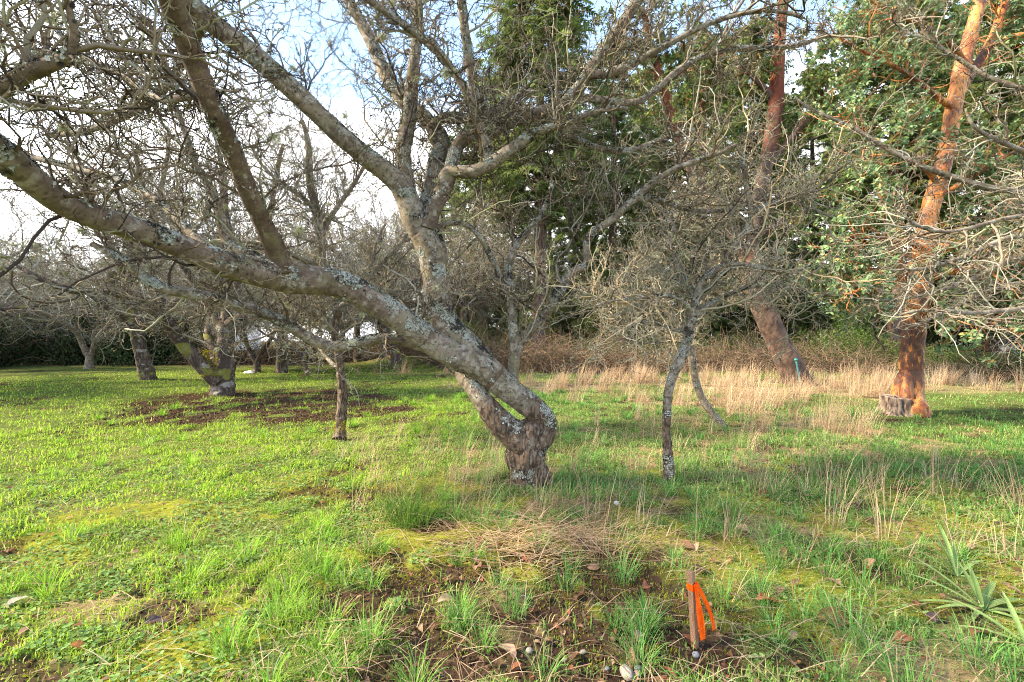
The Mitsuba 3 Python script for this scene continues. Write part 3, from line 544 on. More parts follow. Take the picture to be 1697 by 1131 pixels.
        ('limb', [(5.565, 4.3, 1.644, 0.0535), (4.797, 4.0, 1.739, 0.0332), (4.242, 3.8, 1.768, 0.0225), (3.732, 3.7, 1.726, 0.017), (3.489, 3.65, 1.738, 0.0144), (3.053, 3.6, 1.706, 0.0095)]),
        ('limb', [(5.553, 4.3, 1.701, 0.0376), (6.006, 4.9, 2.051, 0.0374), (5.694, 5.1, 2.141, 0.0301), (5.279, 5.2, 2.017, 0.0225), (4.822, 5.3, 1.748, 0.0163), (4.629, 5.4, 1.646, 0.0102)]),
        ('limb', [(5.553, 4.3, 1.814, 0.0344), (4.318, 3.6, 2.284, 0.0232), (3.765, 3.4, 2.419, 0.0177), (3.263, 3.3, 2.305, 0.013), (2.743, 3.2, 2.365, 0.0083)]),
    ],
}
MADRONE = {
    'madrone_tree': [
        ('trunk', [(8.244, 9.5, -0.056, 0.3021), (8.244, 9.5, 0.169, 0.2549), (8.244, 9.5, 0.444, 0.236), (8.256, 9.5, 0.756, 0.2124), (8.281, 9.5, 1.131, 0.2028), (8.319, 9.5, 1.569, 0.1979), (8.369, 9.5, 2.069, 0.1787), (8.444, 9.5, 2.694, 0.178), (8.506, 9.5, 3.319, 0.1683), (8.735, 9.6, 4.222, 0.1604), (8.886, 9.6, 4.727, 0.151), (9.158, 9.7, 5.399, 0.1501), (9.433, 9.8, 6.471, 0.1406), (9.724, 9.9, 7.433, 0.1412), (9.993, 10, 8.151, 0.1326), (10.217, 10, 8.941, 0.1223), (10.546, 10, 9.993, 0.102)]),
        ('limb', [(9.433, 9.8, 6.471, 0.1075), (9.954, 10, 7.23, 0.0896), (10.623, 10.2, 8.083, 0.0982), (11.105, 10.4, 8.965, 0.0864), (11.488, 10.5, 10.004, 0.0714)]),
        ('limb', [(8.531, 9.5, 2.694, 0.0693), (8.613, 9.2, 2.838, 0.0576), (8.625, 8.9, 2.853, 0.057), (8.73, 8.6, 2.92, 0.0438), (8.862, 8.3, 2.98, 0.0328), (9.075, 8.1, 2.838, 0.0257)]),
        ('limb', [(8.581, 9.5, 3.319, 0.0684), (7.801, 9.1, 3.482, 0.0524), (6.886, 8.7, 3.452, 0.0399), (6.28, 8.5, 3.463, 0.0223)]),
        ('limb', [(8.644, 9.5, 3.694, 0.067), (8.734, 9.2, 3.382, 0.06), (8.817, 8.8, 3.416, 0.0514), (9.076, 8.5, 3.407, 0.0334)]),
        ('limb', [(8.924, 9.6, 4.727, 0.0621), (8.129, 9.2, 5.077, 0.0477), (7.395, 8.9, 5.195, 0.038), (6.58, 8.6, 5.41, 0.026), (6.056, 8.5, 5.7, 0.0154)]),
        ('limb', [(8.836, 9.6, 4.475, 0.0574), (8.998, 9.1, 4.679, 0.0428), (9.281, 8.8, 4.922, 0.0305), (9.635, 8.6, 5.183, 0.0196)]),
        ('limb', [(9.497, 9.8, 6.471, 0.0681), (8.553, 9.4, 6.639, 0.0493), (7.801, 9.1, 6.834, 0.0383), (6.849, 8.8, 7.006, 0.0271), (6.199, 8.7, 7.287, 0.0161)]),
        ('limb', [(9.789, 9.9, 7.433, 0.0619), (8.8, 9.4, 7.752, 0.048), (7.715, 9.0, 7.841, 0.0387), (6.849, 8.8, 8.048, 0.0219)]),
        ('limb', [(10.623, 10.2, 8.016, 0.073), (10.722, 9.8, 8.018, 0.0499), (11.008, 9.6, 7.885, 0.0316)]),
        ('limb', [(8.394, 9.5, 2.194, 0.0729), (7.621, 9.1, 2.284, 0.0467), (6.965, 8.8, 2.374, 0.0343), (6.354, 8.6, 2.411, 0.0225)]),
        ('limb', [(8.394, 9.5, 2.069, 0.0625), (8.332, 8.9, 2.033, 0.0466), (8.417, 8.4, 1.892, 0.0322), (8.756, 8.2, 1.721, 0.0253), (8.969, 8.1, 1.559, 0.0191)]),
        ('limb', [(8.519, 9.5, 3.069, 0.0625), (7.033, 8.6, 2.92, 0.0383), (6.46, 8.3, 2.543, 0.0249), (5.95, 8.2, 2.315, 0.0205)]),
        ('dead_branch', [(7.478, 9.0, 2.276, 0.0255), (7.044, 8.9, 1.916, 0.0197), (6.985, 8.9, 1.705, 0.0186), (7.081, 8.8, 1.448, 0.0143), (7.15, 8.8, 1.309, 0.0094)]),
        ('dead_branch', [(8.405, 8.5, 1.953, 0.0207), (8.55, 8.5, 1.617, 0.0244), (8.595, 8.5, 1.45, 0.0198), (8.606, 8.5, 1.248, 0.0122), (8.718, 8.5, 1.137, 0.0091)]),
        ('dead_branch', [(8.595, 8.5, 1.562, 0.0273), (8.748, 8.4, 1.616, 0.0258), (8.808, 8.3, 1.396, 0.0126), (8.884, 8.3, 1.309, 0.0085)]),
    ],
    'madrone_tree_001': [
        ('trunk', [(9.468, 14.7, -0.367, 0.5581), (9.338, 14.8, -0.048, 0.4248), (9.026, 14.8, 0.594, 0.3676), (8.753, 14.8, 1.12, 0.3529), (8.5, 14.8, 1.646, 0.3541), (8.208, 14.8, 2.289, 0.3643), (7.974, 14.8, 2.873, 0.3476), (7.741, 14.8, 3.554, 0.3124), (7.624, 14.8, 4.333, 0.2776)]),
        ('limb', [(7.663, 14.8, 4.139, 0.2426), (7.911, 14.9, 5.529, 0.2171), (8.22, 15, 6.938, 0.2173), (8.573, 15.1, 8.365, 0.2339), (8.77, 15.2, 9.81, 0.2254), (8.888, 15.3, 11.073, 0.1916), (9.068, 15.4, 12.554, 0.1748), (9.31, 15.5, 14.257, 0.1401)]),
        ('limb', [(7.643, 14.8, 3.944, 0.2124), (7.041, 14.6, 4.871, 0.1688), (6.281, 14.4, 5.773, 0.1513), (5.689, 14.2, 6.554, 0.1408), (5.149, 14.0, 7.496, 0.1393), (4.746, 13.9, 8.733, 0.1304), (4.421, 13.8, 9.499, 0.1216), (4.137, 13.7, 10.252, 0.1037), (3.964, 13.6, 11.262, 0.086)]),
        ('limb', [(4.583, 13.85, 9.254, 0.0803), (4.839, 13.8, 9.444, 0.0711), (5.255, 13.7, 9.711, 0.0528)]),
        ('limb', [(7.741, 14.8, 4.723, 0.147), (6.761, 15.5, 6.099, 0.1144), (6.476, 15.8, 8.059, 0.0962), (6.663, 16, 10.247, 0.0778), (6.768, 16, 12.142, 0.0582)]),
        ('limb', [(8.22, 15, 6.938, 0.1265), (9.109, 15, 8.122, 0.0889), (9.898, 15, 9.109, 0.069), (10.49, 15, 10.293, 0.0418)]),
        ('limb', [(8.73, 15.2, 9.41, 0.1104), (7.727, 15, 10.293, 0.0837), (6.845, 14.8, 10.76, 0.0563)]),
        ('limb', [(7.819, 14.8, 4.723, 0.1114), (8.481, 14.6, 5.256, 0.0832), (9.313, 14.4, 5.583, 0.0461)]),
    ],
}

# ------------------------------------------------------------------ apple trees
TUFT = None


def tuft_mesh(seed, bag, at, r, col=(0.47, 0.49, 0.33)):
    """a beard lichen: many fine curled threads"""
    g = rng(seed)
    n = 85
    d = unit(g.normal(size=(n, 3)) + np.array([0, 0, -0.15]))
    P = np.empty((n, 4, 3))
    P[:, 0] = at
    for k in range(1, 4):
        P[:, k] = P[:, k - 1] + d * (r * g.uniform(0.25, 0.42, (n, 1)))
        d = unit(d + g.normal(size=(n, 3)) * 0.45)
    R = np.full((n, 4), 1.0) * np.linspace(0.055, 0.025, 4) * r
    v, f, row = tubes(P, R, 3)
    c = np.array(col) * g.uniform(0.75, 1.25, (n, 1))
    bag.add(v, f, c[row])


LV_MAIN = [
    dict(n_per_m=10.0, length=(0.35, 1.45), r=(0.005, 0.0125), K=11, ang=(35, 80), up=0.18, wig=0.27, start=0.0, sides=4, knob=0.35),
    dict(n_per_m=13.5, length=(0.15, 0.72), r=(0.0036, 0.0070), K=8, ang=(30, 75), up=0.12, wig=0.36, start=0.1, sides=3, also=2.5, knob=0.5),
    dict(n_per_m=12, length=(0.04, 0.24), r=(0.0027, 0.0042), K=4, ang=(35, 85), up=0.10, wig=0.48, start=0.05, sides=3, also=1.5, knob=0.8),
    dict(n_per_m=15, length=(0.012, 0.045), r=(0.0036, 0.0066), K=2, ang=(40, 90), up=0.15, wig=0.3, start=0.0, sides=3, knob=0.9, rfac=1.4),
]
LV_SLIM = [
    dict(n_per_m=14, length=(0.4, 1.45), r=(0.006, 0.012), K=9, ang=(30, 80), up=0.10, wig=0.28, start=0.0, sides=4, knob=0.35),
    dict(n_per_m=14, length=(0.15, 0.75), r=(0.0036, 0.0062), K=7, ang=(30, 75), up=0.08, wig=0.34, start=0.1, sides=3, also=2.0, knob=0.5),
    dict(n_per_m=10, length=(0.05, 0.26), r=(0.0028, 0.0042), K=4, ang=(35, 85), up=0.08, wig=0.46, start=0.05, sides=3, also=1.0, knob=0.8),
    dict(n_per_m=13, length=(0.012, 0.045), r=(0.0038, 0.0066), K=2, ang=(40, 90), up=0.15, wig=0.3, start=0.0, sides=3, knob=0.9, rfac=1.4),
]
LV_OLD = [
    dict(n_per_m=5.0, length=(0.9, 2.8), r=(0.014, 0.030), K=8, ang=(30, 80), up=0.16, wig=0.28, start=0.1, sides=4),
    dict(n_per_m=6.5, length=(0.35, 1.4), r=(0.006, 0.011), K=6, ang=(30, 80), up=0.10, wig=0.34, start=0.1, sides=3, also=1.2),
    dict(n_per_m=8.5, length=(0.12, 0.70), r=(0.0035, 0.0060), K=4, ang=(30, 85), up=0.06, wig=0.42, start=0.05, sides=3, knob=0.5),
    dict(n_per_m=3.0, length=(0.04, 0.20), r=(0.0030, 0.0050), K=2, ang=(40, 90), up=0.10, wig=0.3, start=0.0, sides=3, knob=0.7),
]


def apple(key_name, label, parts, levels, seed, mat, spacing, sides, weights, rough=0.22, reds=None, group=None, tufts=0, tuft_r=(0.03, 0.06), maxr=0.2, trunk_furrow=0.05, skip_crown=('stub',), lim_sides=None, zmin=1.15):
    key = thing(key_name, label, 'tree', group)
    lines, raw = [], []
    for i, (name, ctrl) in enumerate(parts):
        tr = name == 'trunk'
        r0 = ctrl[0][3]
        sd = sides if tr or r0 > 0.05 else (lim_sides or max(10, sides // 2))
        m, uv, (P, R) = limb_mesh(ctrl, spacing, sd, rough * (1.5 if tr else 1.0), red=(reds or {}).get(i, 1.95 if tr and mat == 'mat_bark_apple' else 0.0), furrow=trunk_furrow * (1.6 if tr else 0.5), seed=seed * 31 + i, flare=(0.12 if mat == 'mat_bark_old' else 0.32) if tr else 0.12)
        part(key, name, mikit.ply(m, mat, smooth=True, uv=uv))
        raw.append((P, R, name))
        if not tr and name not in skip_crown:
            k = 24
            u = np.linspace(0, len(P) - 1, k)
            Q = np.stack([np.interp(u, np.arange(len(P)), P[:, c]) for c in range(3)], 1)
            lines.append((Q[None], np.interp(u, np.arange(len(P)), R)[None]))
    bag = crown(lines, levels, seed, weights, maxr, zmin)
    part(key, 'twigs', bag.ply('mat_matte', True), kind='stuff')
    if tufts:
        g = rng(seed + 77)
        V = np.vstack(bag.v[:3])
        for k in range(tufts):
            at = V[g.integers(len(V))]
            b = Bag()
            tuft_mesh(seed * 100 + k, b, at, g.uniform(*tuft_r))
            part(key, 'lichen_tuft', b.ply('mat_matte', False))
    return key, raw, bag


def lichen_flakes(raw, n, seed, skip=()):
    """leafy crust on the bark: small crinkled flakes sitting on the surface"""
    g, bag = rng(seed), Bag()
    per = np.array([np.sum(np.linalg.norm(np.diff(P, axis=0), axis=1)) * R.mean() if i not in skip else 0 for i, (P, R, _) in enumerate(raw)])
    for i, (P, R, name) in enumerate(raw):
        k = int(n * per[i] / per.sum())
        if k < 3:
            continue
        a = g.integers(0, len(P) - 1, k * 4)
        t = unit(P[np.minimum(a + 1, len(P) - 1)] - P[a])
        rn = unit(g.normal(size=(len(a), 3)))
        nrm = unit(rn - (rn * t).sum(1, keepdims=True) * t)
        pos = P[a] + nrm * (R[a] * 1.0)[:, None]
        patch = meshkit.fbm(pos * 5.5, 3, 12)
        want = (patch - 0.50) * 5 + 0.75 * nrm[:, 2] + g.normal(size=len(a)) * 0.25
        ok = np.argsort(-want)[:k]
        pos, nrm, t = pos[ok], nrm[ok], t[ok]
        fw = unit(t + g.normal(size=pos.shape) * 0.8)
        fw = unit(fw - (fw * nrm).sum(1, keepdims=True) * nrm)
        tone = meshkit.fbm(pos * 9 + 3.3, 3, 15) + g.normal(size=len(pos)) * 0.10
        cols = np.where((tone > 0.49)[:, None], [0.33, 0.36, 0.335], np.where((tone > 0.42)[:, None], [0.20, 0.215, 0.150], [0.040, 0.039, 0.038]))
        cols = cols * g.uniform(0.7, 1.25, (len(pos), 1))
        ang = np.arange(6) * np.pi / 3
        for variant in range(4):
            gg = rng(900 + variant)
            rr = gg.uniform(0.55, 1.1, 6)
            tv = np.vstack([[0, 0, 0.10], np.stack([np.cos(ang) * rr, np.sin(ang) * rr, gg.uniform(-0.1, 0.75, 6)], 1)])
            tf = np.array([[0, 1 + q, 1 + (q + 1) % 6] for q in range(6)])
            sel = np.arange(len(pos)) % 4 == variant
            scatter(tv, tf, pos[sel], fw[sel], nrm[sel] + g.normal(size=(sel.sum(), 3)) * 0.25, g.uniform(0.0035, 0.0125, sel.sum()), cols[sel], bag)
    return bag


W_MAIN = (2.4, 3, 2.2, 1.4, 1.1, 2.2)
W_PALE = (0.8, 2, 3, 3.2, 1.2, 0.5)
W_TAN = (0.5, 1.6, 2.2, 2.2, 1.4, 0.3, 2.6, 2.2)
k, raw_main, bag_main = apple('apple_tree', 'large gnarled apple tree in the centre, with a long low limb reaching left', APPLE['apple_tree'], LV_MAIN, 11, 'mat_bark_apple', 0.014, 36, W_MAIN,
                              reds={1: lambda s: np.where(s < 1.05, 1.0 + 0.75 * np.clip((1.0 - s) / 0.5, 0, 1), 0.0), 2: lambda s: np.clip((s - 0.9) / 0.8, 0, 1) * 0.35, 3: 0.75, 7: 0.4, 14: lambda s: 1.0 + 0.9 * np.clip((0.9 - s) / 0.4, 0, 1) * (s < 0.9) - (s >= 0.9), 15: 0.5}, rough=0.26, trunk_furrow=0.11, tufts=80, tuft_r=(0.022, 0.055), maxr=0.105, lim_sides=20)
part(k, 'bark_lichen', lichen_flakes(raw_main, 72000, 5).ply('mat_matte', False), kind='stuff')
k1, raw1, _ = apple('apple_tree', 'slim apple tree with a dark split lower trunk, right of the large gnarled tree', APPLE['apple_tree_001'], LV_SLIM, 21, 'mat_bark_apple', 0.02, 22, W_TAN, reds={0: lambda s: 1.0 + 0.95 * np.clip((1.05 - s) / 0.2, 0, 1) * (s < 1.05) - (s >= 1.05)}, rough=0.3, trunk_furrow=0.09, tufts=34, tuft_r=(0.02, 0.045))
part(k1, 'bark_lichen', lichen_flakes(raw1, 4500, 6).ply('mat_matte', False), kind='stuff')
k2, raw2, _ = apple('apple_tree', 'small apple tree on a leaning crooked stem, behind the slim dark-based tree', APPLE['apple_tree_002'], LV_SLIM, 22, 'mat_bark_apple', 0.03, 18, W_TAN, reds={0: 0.0}, rough=0.3, trunk_furrow=0.08, tufts=6)
part(k2, 'bark_lichen', lichen_flakes(raw2, 5000, 7).ply('mat_matte', False), kind='stuff')
apple('apple_tree', 'thin crooked apple tree with yellow moss on its foot, left of the large gnarled tree', APPLE['apple_tree_003'], LV_SLIM, 23, 'mat_bark_apple', 0.025, 20, W_PALE, rough=0.3, trunk_furrow=0.10, tufts=18)
apple('apple_tree', 'thick old apple tree with a low curved limb, standing on bare soil', APPLE['apple_tree_004'], LV_OLD, 24, 'mat_bark_old', 0.05, 26, W_PALE, rough=0.34, trunk_furrow=0.12, tufts=10, tuft_r=(0.06, 0.11))
apple('apple_tree', 'dark leaning apple tree at the edge of the sunny lawn', APPLE['apple_tree_005'], LV_OLD, 25, 'mat_bark_old', 0.07, 22, W_PALE, rough=0.3, trunk_furrow=0.10, tufts=6, tuft_r=(0.06, 0.11))
apple('apple_tree', 'pale grey forked apple tree in front of the dark evergreen hedge', APPLE['apple_tree_006'], LV_OLD, 26, 'mat_bark_apple', 0.08, 16, W_PALE, reds={0: 0.0}, rough=0.25)
apple('apple_tree', 'dark apple tree forked in a V close to the ground', APPLE['apple_tree_007'], LV_OLD, 27, 'mat_bark_old', 0.08, 14, W_PALE, rough=0.3)
apple('apple_tree', 'spindly apple tree with thin leaning stems behind the mossy-footed tree', APPLE['apple_tree_008'], LV_OLD, 28, 'mat_bark_old', 0.08, 12, W_PALE, rough=0.3)
LV_RIGHT = [dict(l) for l in LV_SLIM]
LV_RIGHT[0].update(n_per_m=9.0, up=0.02, length=(0.3, 0.9))
LV_RIGHT[1].update(n_per_m=9, up=0.0)
LV_RIGHT[2].update(n_per_m=9, up=0.0)
apple('apple_tree', 'grey lichened apple branches reaching in over the grass from the right edge', APPLE['apple_tree_009'], LV_RIGHT, 29, 'mat_bark_apple', 0.03, 18, W_PALE, rough=0.25, tufts=5, tuft_r=(0.02, 0.04))


# ------------------------------------------------------------------ generic orchard trees behind
def generic(seed, h=5.2, spread=3.2):
    g = rng(seed)
    th = g.uniform(1.1, 1.7)
    top = np.array([g.normal() * 0.2, g.normal() * 0.2, th])
    parts = [('trunk', [(0, 0, -0.2, 0.19), (0.0, 0, 0.15, 0.155), (top[0] * 0.4, top[1] * 0.4, th * 0.55, 0.135), (*top, 0.125)])]
    n = 6
    for i in range(n):
        a = i * 2 * math.pi / n + g.uniform(-0.4, 0.4)
        L, pts, p = g.uniform(0.75, 1.1) * spread, [], top.copy() - [0, 0, 0.15]
        d = unit(np.array([math.cos(a), math.sin(a), g.uniform(0.35, 1.6)]))
        for q in range(7):
            pts.append((*p, 0.095 * (1 - q / 7.6)))
            p = p + d * L / 6
            d = unit(d + g.normal(size=3) * 0.20 + np.array([0, 0, 0.04 - 0.03 * q]))
        parts.append(('limb', pts))
    return parts


GEN = {}


def orchard_tree(variant, x, y, rot, sc, label, group='bare apple trees further back in the orchard'):
    if variant not in GEN:
        ps = []
        lines = []
        for i, (name, ctrl) in enumerate(generic(400 + variant)):
            m, uv, (P, R) = limb_mesh(ctrl, 0.10, 12, 0.3, furrow=0.08, seed=variant * 50 + i)
            ps.append((name, mikit.ply(m, 'mat_bark_old', smooth=True, uv=uv)))
            if name != 'trunk':
                u = np.linspace(0, len(P) - 1, 16)
                Q = np.stack([np.interp(u, np.arange(len(P)), P[:, c]) for c in range(3)], 1)
                lines.append((Q[None], np.interp(u, np.arange(len(P)), R)[None]))
        lv = [dict(l) for l in LV_OLD]
        lv[0].update(n_per_m=6.5, length=(0.8, 2.2))
        b = crown(lines, lv, 500 + variant, W_PALE)
        ps.append(('twigs', b.ply('mat_matte', True)))
        GEN[variant] = ps
    key = thing('apple_tree', label, 'tree', group)
    M = T().translate([x, y, float(gz(x, y))]).rotate([0, 0, 1], rot).scale([sc * 1.15, sc * 1.15, sc * 1.4])
    for name, sh in GEN[variant]:
        kk = part(key, name, {**sh, 'to_world': M})
        if name == 'twigs':
            labels[kk] = {'kind': 'stuff'}


ORD = ['first', 'second', 'third', 'fourth', 'fifth', 'sixth', 'seventh', 'eighth', 'ninth', 'tenth', 'eleventh', 'twelfth', 'thirteenth', 'fourteenth', 'fifteenth', 'sixteenth', 'seventeenth', 'eighteenth', 'nineteenth', 'twentieth',
       'twenty-first', 'twenty-second', 'twenty-third', 'twenty-fourth', 'twenty-fifth', 'twenty-sixth', 'twenty-seventh', 'twenty-eighth', 'twenty-ninth', 'thirtieth', 'thirty-first', 'thirty-second', 'thirty-third', 'thirty-fourth', 'thirty-fifth', 'thirty-sixth']


def row(spots, what):
    """sorted from left to right as the camera sees them, with a label that says which one"""
    s = sorted(spots, key=lambda q: q[0] / q[1])
    return [(q, f'{what}, {ORD[i]} from left') for i, q in enumerate(s)]


spots = [(-19.5, 14.0, 1, 100, 1.05), (-17.0, 12.5, 2, 40, 1.0), (-24.5, 27.5, 0, 70, 1.3), (-29.5, 28.5, 2, 10, 1.3), (-20.0, 29.0, 2, 190, 1.3), (-8.6, 25.5, 1, 200, 1.1), (-13.0, 20.5, 2, 120, 1.1), (-24.5, 19.5, 2, 210, 1.1), (-9.8, 19.5, 0, 160, 1.35), (-15.8, 25.0, 1, 20, 1.15), (-5.4, 21.5, 2, 290, 1.45), (-27, 30, 0, 250, 1.3), (-2.9, 26, 1, 330, 1.45), (-7.4, 28, 0, 30, 1.6), (-4.2, 31, 2, 130, 1.6), (-11.0, 29, 2, 80, 1.2), (-19.5, 31, 1, 140, 1.2)]
for (x, y, v, r, s), lab in row(spots, 'bare grey apple tree in the background of the orchard'):
    orchard_tree(v, x, y, r, s, lab)


# ------------------------------------------------------------------ madrones
def madrone(key_label, parts, mat, seed, n_ros, leaf, tints, tops, twig_cols):
    key = thing('madrone_tree', key_label, 'tree')
    lines = []
    for i, (name, ctrl) in enumerate(parts):
        m, uv, (P, R) = limb_mesh(ctrl, 0.03, 36 if name == 'trunk' else 14, 0.30 if name == 'trunk' else 0.2, furrow=0.05 if name == 'trunk' else 0.02, seed=seed * 7 + i)
        part(key, name, mikit.ply(m, mat if name != 'dead_branch' else 'mat_bark_old', smooth=True, uv=uv))
        if name == 'limb':
            u = np.linspace(0, len(P) - 1, 14)
            Q = np.stack([np.interp(u, np.arange(len(P)), P[:, c]) for c in range(3)], 1)
            lines.append((Q[None], np.interp(u, np.arange(len(P)), R)[None]))
    g, bag, lb = rng(seed), Bag(), Bag()
    P1, R1 = grow(lines, 13.0, (0.4, 1.7), (0.008, 0.018), 8, (30, 80), 0.10, 0.25, 0.25, g, maxr=0.14)
    P2, R2 = grow([(P1, R1)], 10.0, (0.2, 0.65), (0.004, 0.007), 6, (25, 70), 0.12, 0.25, 0.3, g)
    for P, R, sd in ((P1, R1, 5), (P2, R2, 3)):
        v, f, rw = tubes(P, R, sd)
        bag.add(v, f, (np.array(twig_cols) * g.uniform(0.6, 1.3, (len(P), 1)))[rw])
    part(key, 'twigs', bag.ply('mat_matte', True), kind='stuff')
    ends = np.vstack([P2[:, -1], P1[:, -1], P2[:, 3]])
    dirs = unit(np.vstack([P2[:, -1] - P2[:, -2], P1[:, -1] - P1[:, -2], P2[:, 4] - P2[:, 3]]))
    tr = np.array([q[:3] for q in parts[0][1]])
    fine = np.stack([np.interp(np.linspace(0, 1, 80), np.linspace(0, 1, len(tr)), tr[:, c]) for c in range(3)], 1)
    near = np.linalg.norm(ends[:, None] - fine[None], axis=2).min(1)
    tx = np.interp(ends[:, 2], tr[:, 2], tr[:, 0])
    ty = np.interp(ends[:, 2], tr[:, 2], tr[:, 1])
    open_side = (ends[:, 1] < ty) & (np.abs(ends[:, 0] - tx * ends[:, 1] / ty) < 0.42) & (meshkit.noise(ends * 1.1, seed) > 0.36)
    ok = (near > 0.5) & ~open_side
    ends, dirs = ends[ok], dirs[ok]
    pick = g.permutation(len(ends))[:n_ros]
    ends, dirs = ends[pick], dirs[pick]
    k = 9
    N = len(ends) * k
    c, d = np.repeat(ends, k, 0), np.repeat(dirs, k, 0)
    rn = unit(g.normal(size=(N, 3)))
    perp = unit(rn - (rn * d).sum(1, keepdims=True) * d)
    fw = unit(perp + d * g.uniform(-0.1, 0.9, (N, 1)) + np.array([0, 0, -0.30]))
    nr = unit(d + np.array([0, 0, 0.9]) + g.normal(size=(N, 3)) * 0.25)
    tone = g.choice(len(tints), N, p=tops)
    col = np.array(tints)[tone] * g.uniform(0.75, 1.3, (N, 1))
    ln = g.uniform(*leaf, N)
    scatter(LEAF_V, LEAF_F, c + d * g.uniform(-0.04, 0.03, (N, 1)), fw, nr, np.stack([ln * 0.95, ln, ln], 1), col, lb)
    part(key, 'leaves', lb.ply('mat_gloss_leaf', False), kind='stuff')
    return key


madrone('large madrone with peeling orange bark and glossy evergreen leaves, on the right', MADRONE['madrone_tree'], 'mat_bark_madrone', 61, 4000, (0.066, 0.112),
        [(0.105, 0.190, 0.085), (0.18, 0.28, 0.135), (0.27, 0.35, 0.19), (0.34, 0.27, 0.10), (0.42, 0.22, 0.16)], [0.30, 0.42, 0.22, 0.04, 0.02], (0.36, 0.17, 0.08))
madrone('leaning madrone with a brown trunk and red upper branches, behind the dry grass', MADRONE['madrone_tree_001'], 'mat_bark_leaning', 62, 2600, (0.09, 0.14),
        [(0.085, 0.14, 0.045), (0.15, 0.21, 0.065), (0.25, 0.25, 0.10)], [0.5, 0.35, 0.15], (0.30, 0.15, 0.085))

# the old stump grown into the madrone's foot
def lump(seed, sub=3, amp=0.25, freq=1.6):
    m = trimesh.creation.icosphere(subdivisions=sub)
    v = np.array(m.vertices)
    v = v * (1 + amp * (meshkit.fbm(v * freq + seed * 3.7, 3, seed) - 0.5) * 2)[:, None]
    return v, np.array(m.faces)


def stump():
    key = thing('tree_stump', 'weathered grey stump with a sawn flat top beside the madrone trunk', 'tree stump')
    x, y = 7.82, 9.35
    z = float(gz(x, y))
    a = np.linspace(0, 2 * np.pi, 40, endpoint=False)
    rows = []
    for t, rr in ((-0.15, 0.36), (0.0, 0.33), (0.12, 0.27), (0.24, 0.245), (0.36, 0.25), (0.365, 0.235), (0.36, 0.0)):
        wob = 1 + 0.16 * np.sin(a * 5 + 1) * (1 - max(t, 0)) + 0.10 * np.sin(a * 9)
        rows.append(np.stack([x + np.cos(a) * rr * wob, y + np.sin(a) * rr * wob * 0.9, z + t + 0 * a + 0.03 * np.cos(a - 2)], 1))
    v = np.vstack(rows)
    k = len(a)
    f = []
    for i in range(len(rows) - 1):
        for j in range(k):
            p, q = i * k + j, i * k + (j + 1) % k
            f += [[p, q, q + k], [p, q + k, p + k]]
    part(key, 'wood', mikit.ply((v, np.array(f)), 'mat_stump', smooth=35))
    v, f = lump(4, 3, 0.25)
    part(key, 'root', mikit.ply((v * [0.19, 0.20, 0.24] + [x + 0.27, y - 0.17, z + 0.10], f), 'mat_bark_madrone', smooth=True), label='smooth peach-coloured root bulging over the stump')


stump()
# roots flaring at the madrone's foot
for i, (dx, dy, hh, rr) in enumerate([(-0.25, -0.18, 0.9, 0.13), (0.0, -0.28, 0.55, 0.12), (0.17, -0.14, 0.5, 0.12), (0.2, 0.16, 0.7, 0.14), (-0.22, 0.16, 0.8, 0.14)]):
    bx, by = 8.24, 9.5
    z = float(gz(bx + dx, by + dy))
    ctrl = [(bx + dx * 1.25, by + dy * 1.25, z - 0.16, rr * 1.05), (bx + dx, by + dy, z + 0.06, rr), (bx + dx * 0.7, by + dy * 0.7, z + hh * 0.5, rr * 0.95), (bx + dx * 0.35, by + dy * 0.35, z + hh, rr * 0.8)]
    m, uv, _ = limb_mesh(ctrl, 0.03, 20, 0.3, seed=700 + i)
    part('madrone_tree', 'root', mikit.ply(m, 'mat_bark_madrone', smooth=True, uv=uv))


# ------------------------------------------------------------------ conifers
def frond(g):
    tv, tf = [], []
    for i in range(6):
        y0 = i / 6.0
        for s in (-1, 1):
            L = 0.50 * (1 - 0.75 * y0) * g.uniform(0.8, 1.15)
            b = len(tv)
            tv += [[0, y0, 0], [0, y0 + 0.15, 0.0], [s * L, y0 + 0.30 * g.uniform(0.7, 1.4), -0.14 * g.uniform(0, 1.6)]]
            tf.append([b, b + 1, b + 2] if s < 0 else [b + 1, b, b + 2])
    b = len(tv)
    tv += [[-0.05, 0.75, 0], [0.05, 0.75, 0], [0, 1.12, -0.10]]
    tf.append([b, b + 1, b + 2])
    return np.array(tv), np.array(tf)


FIR = {}


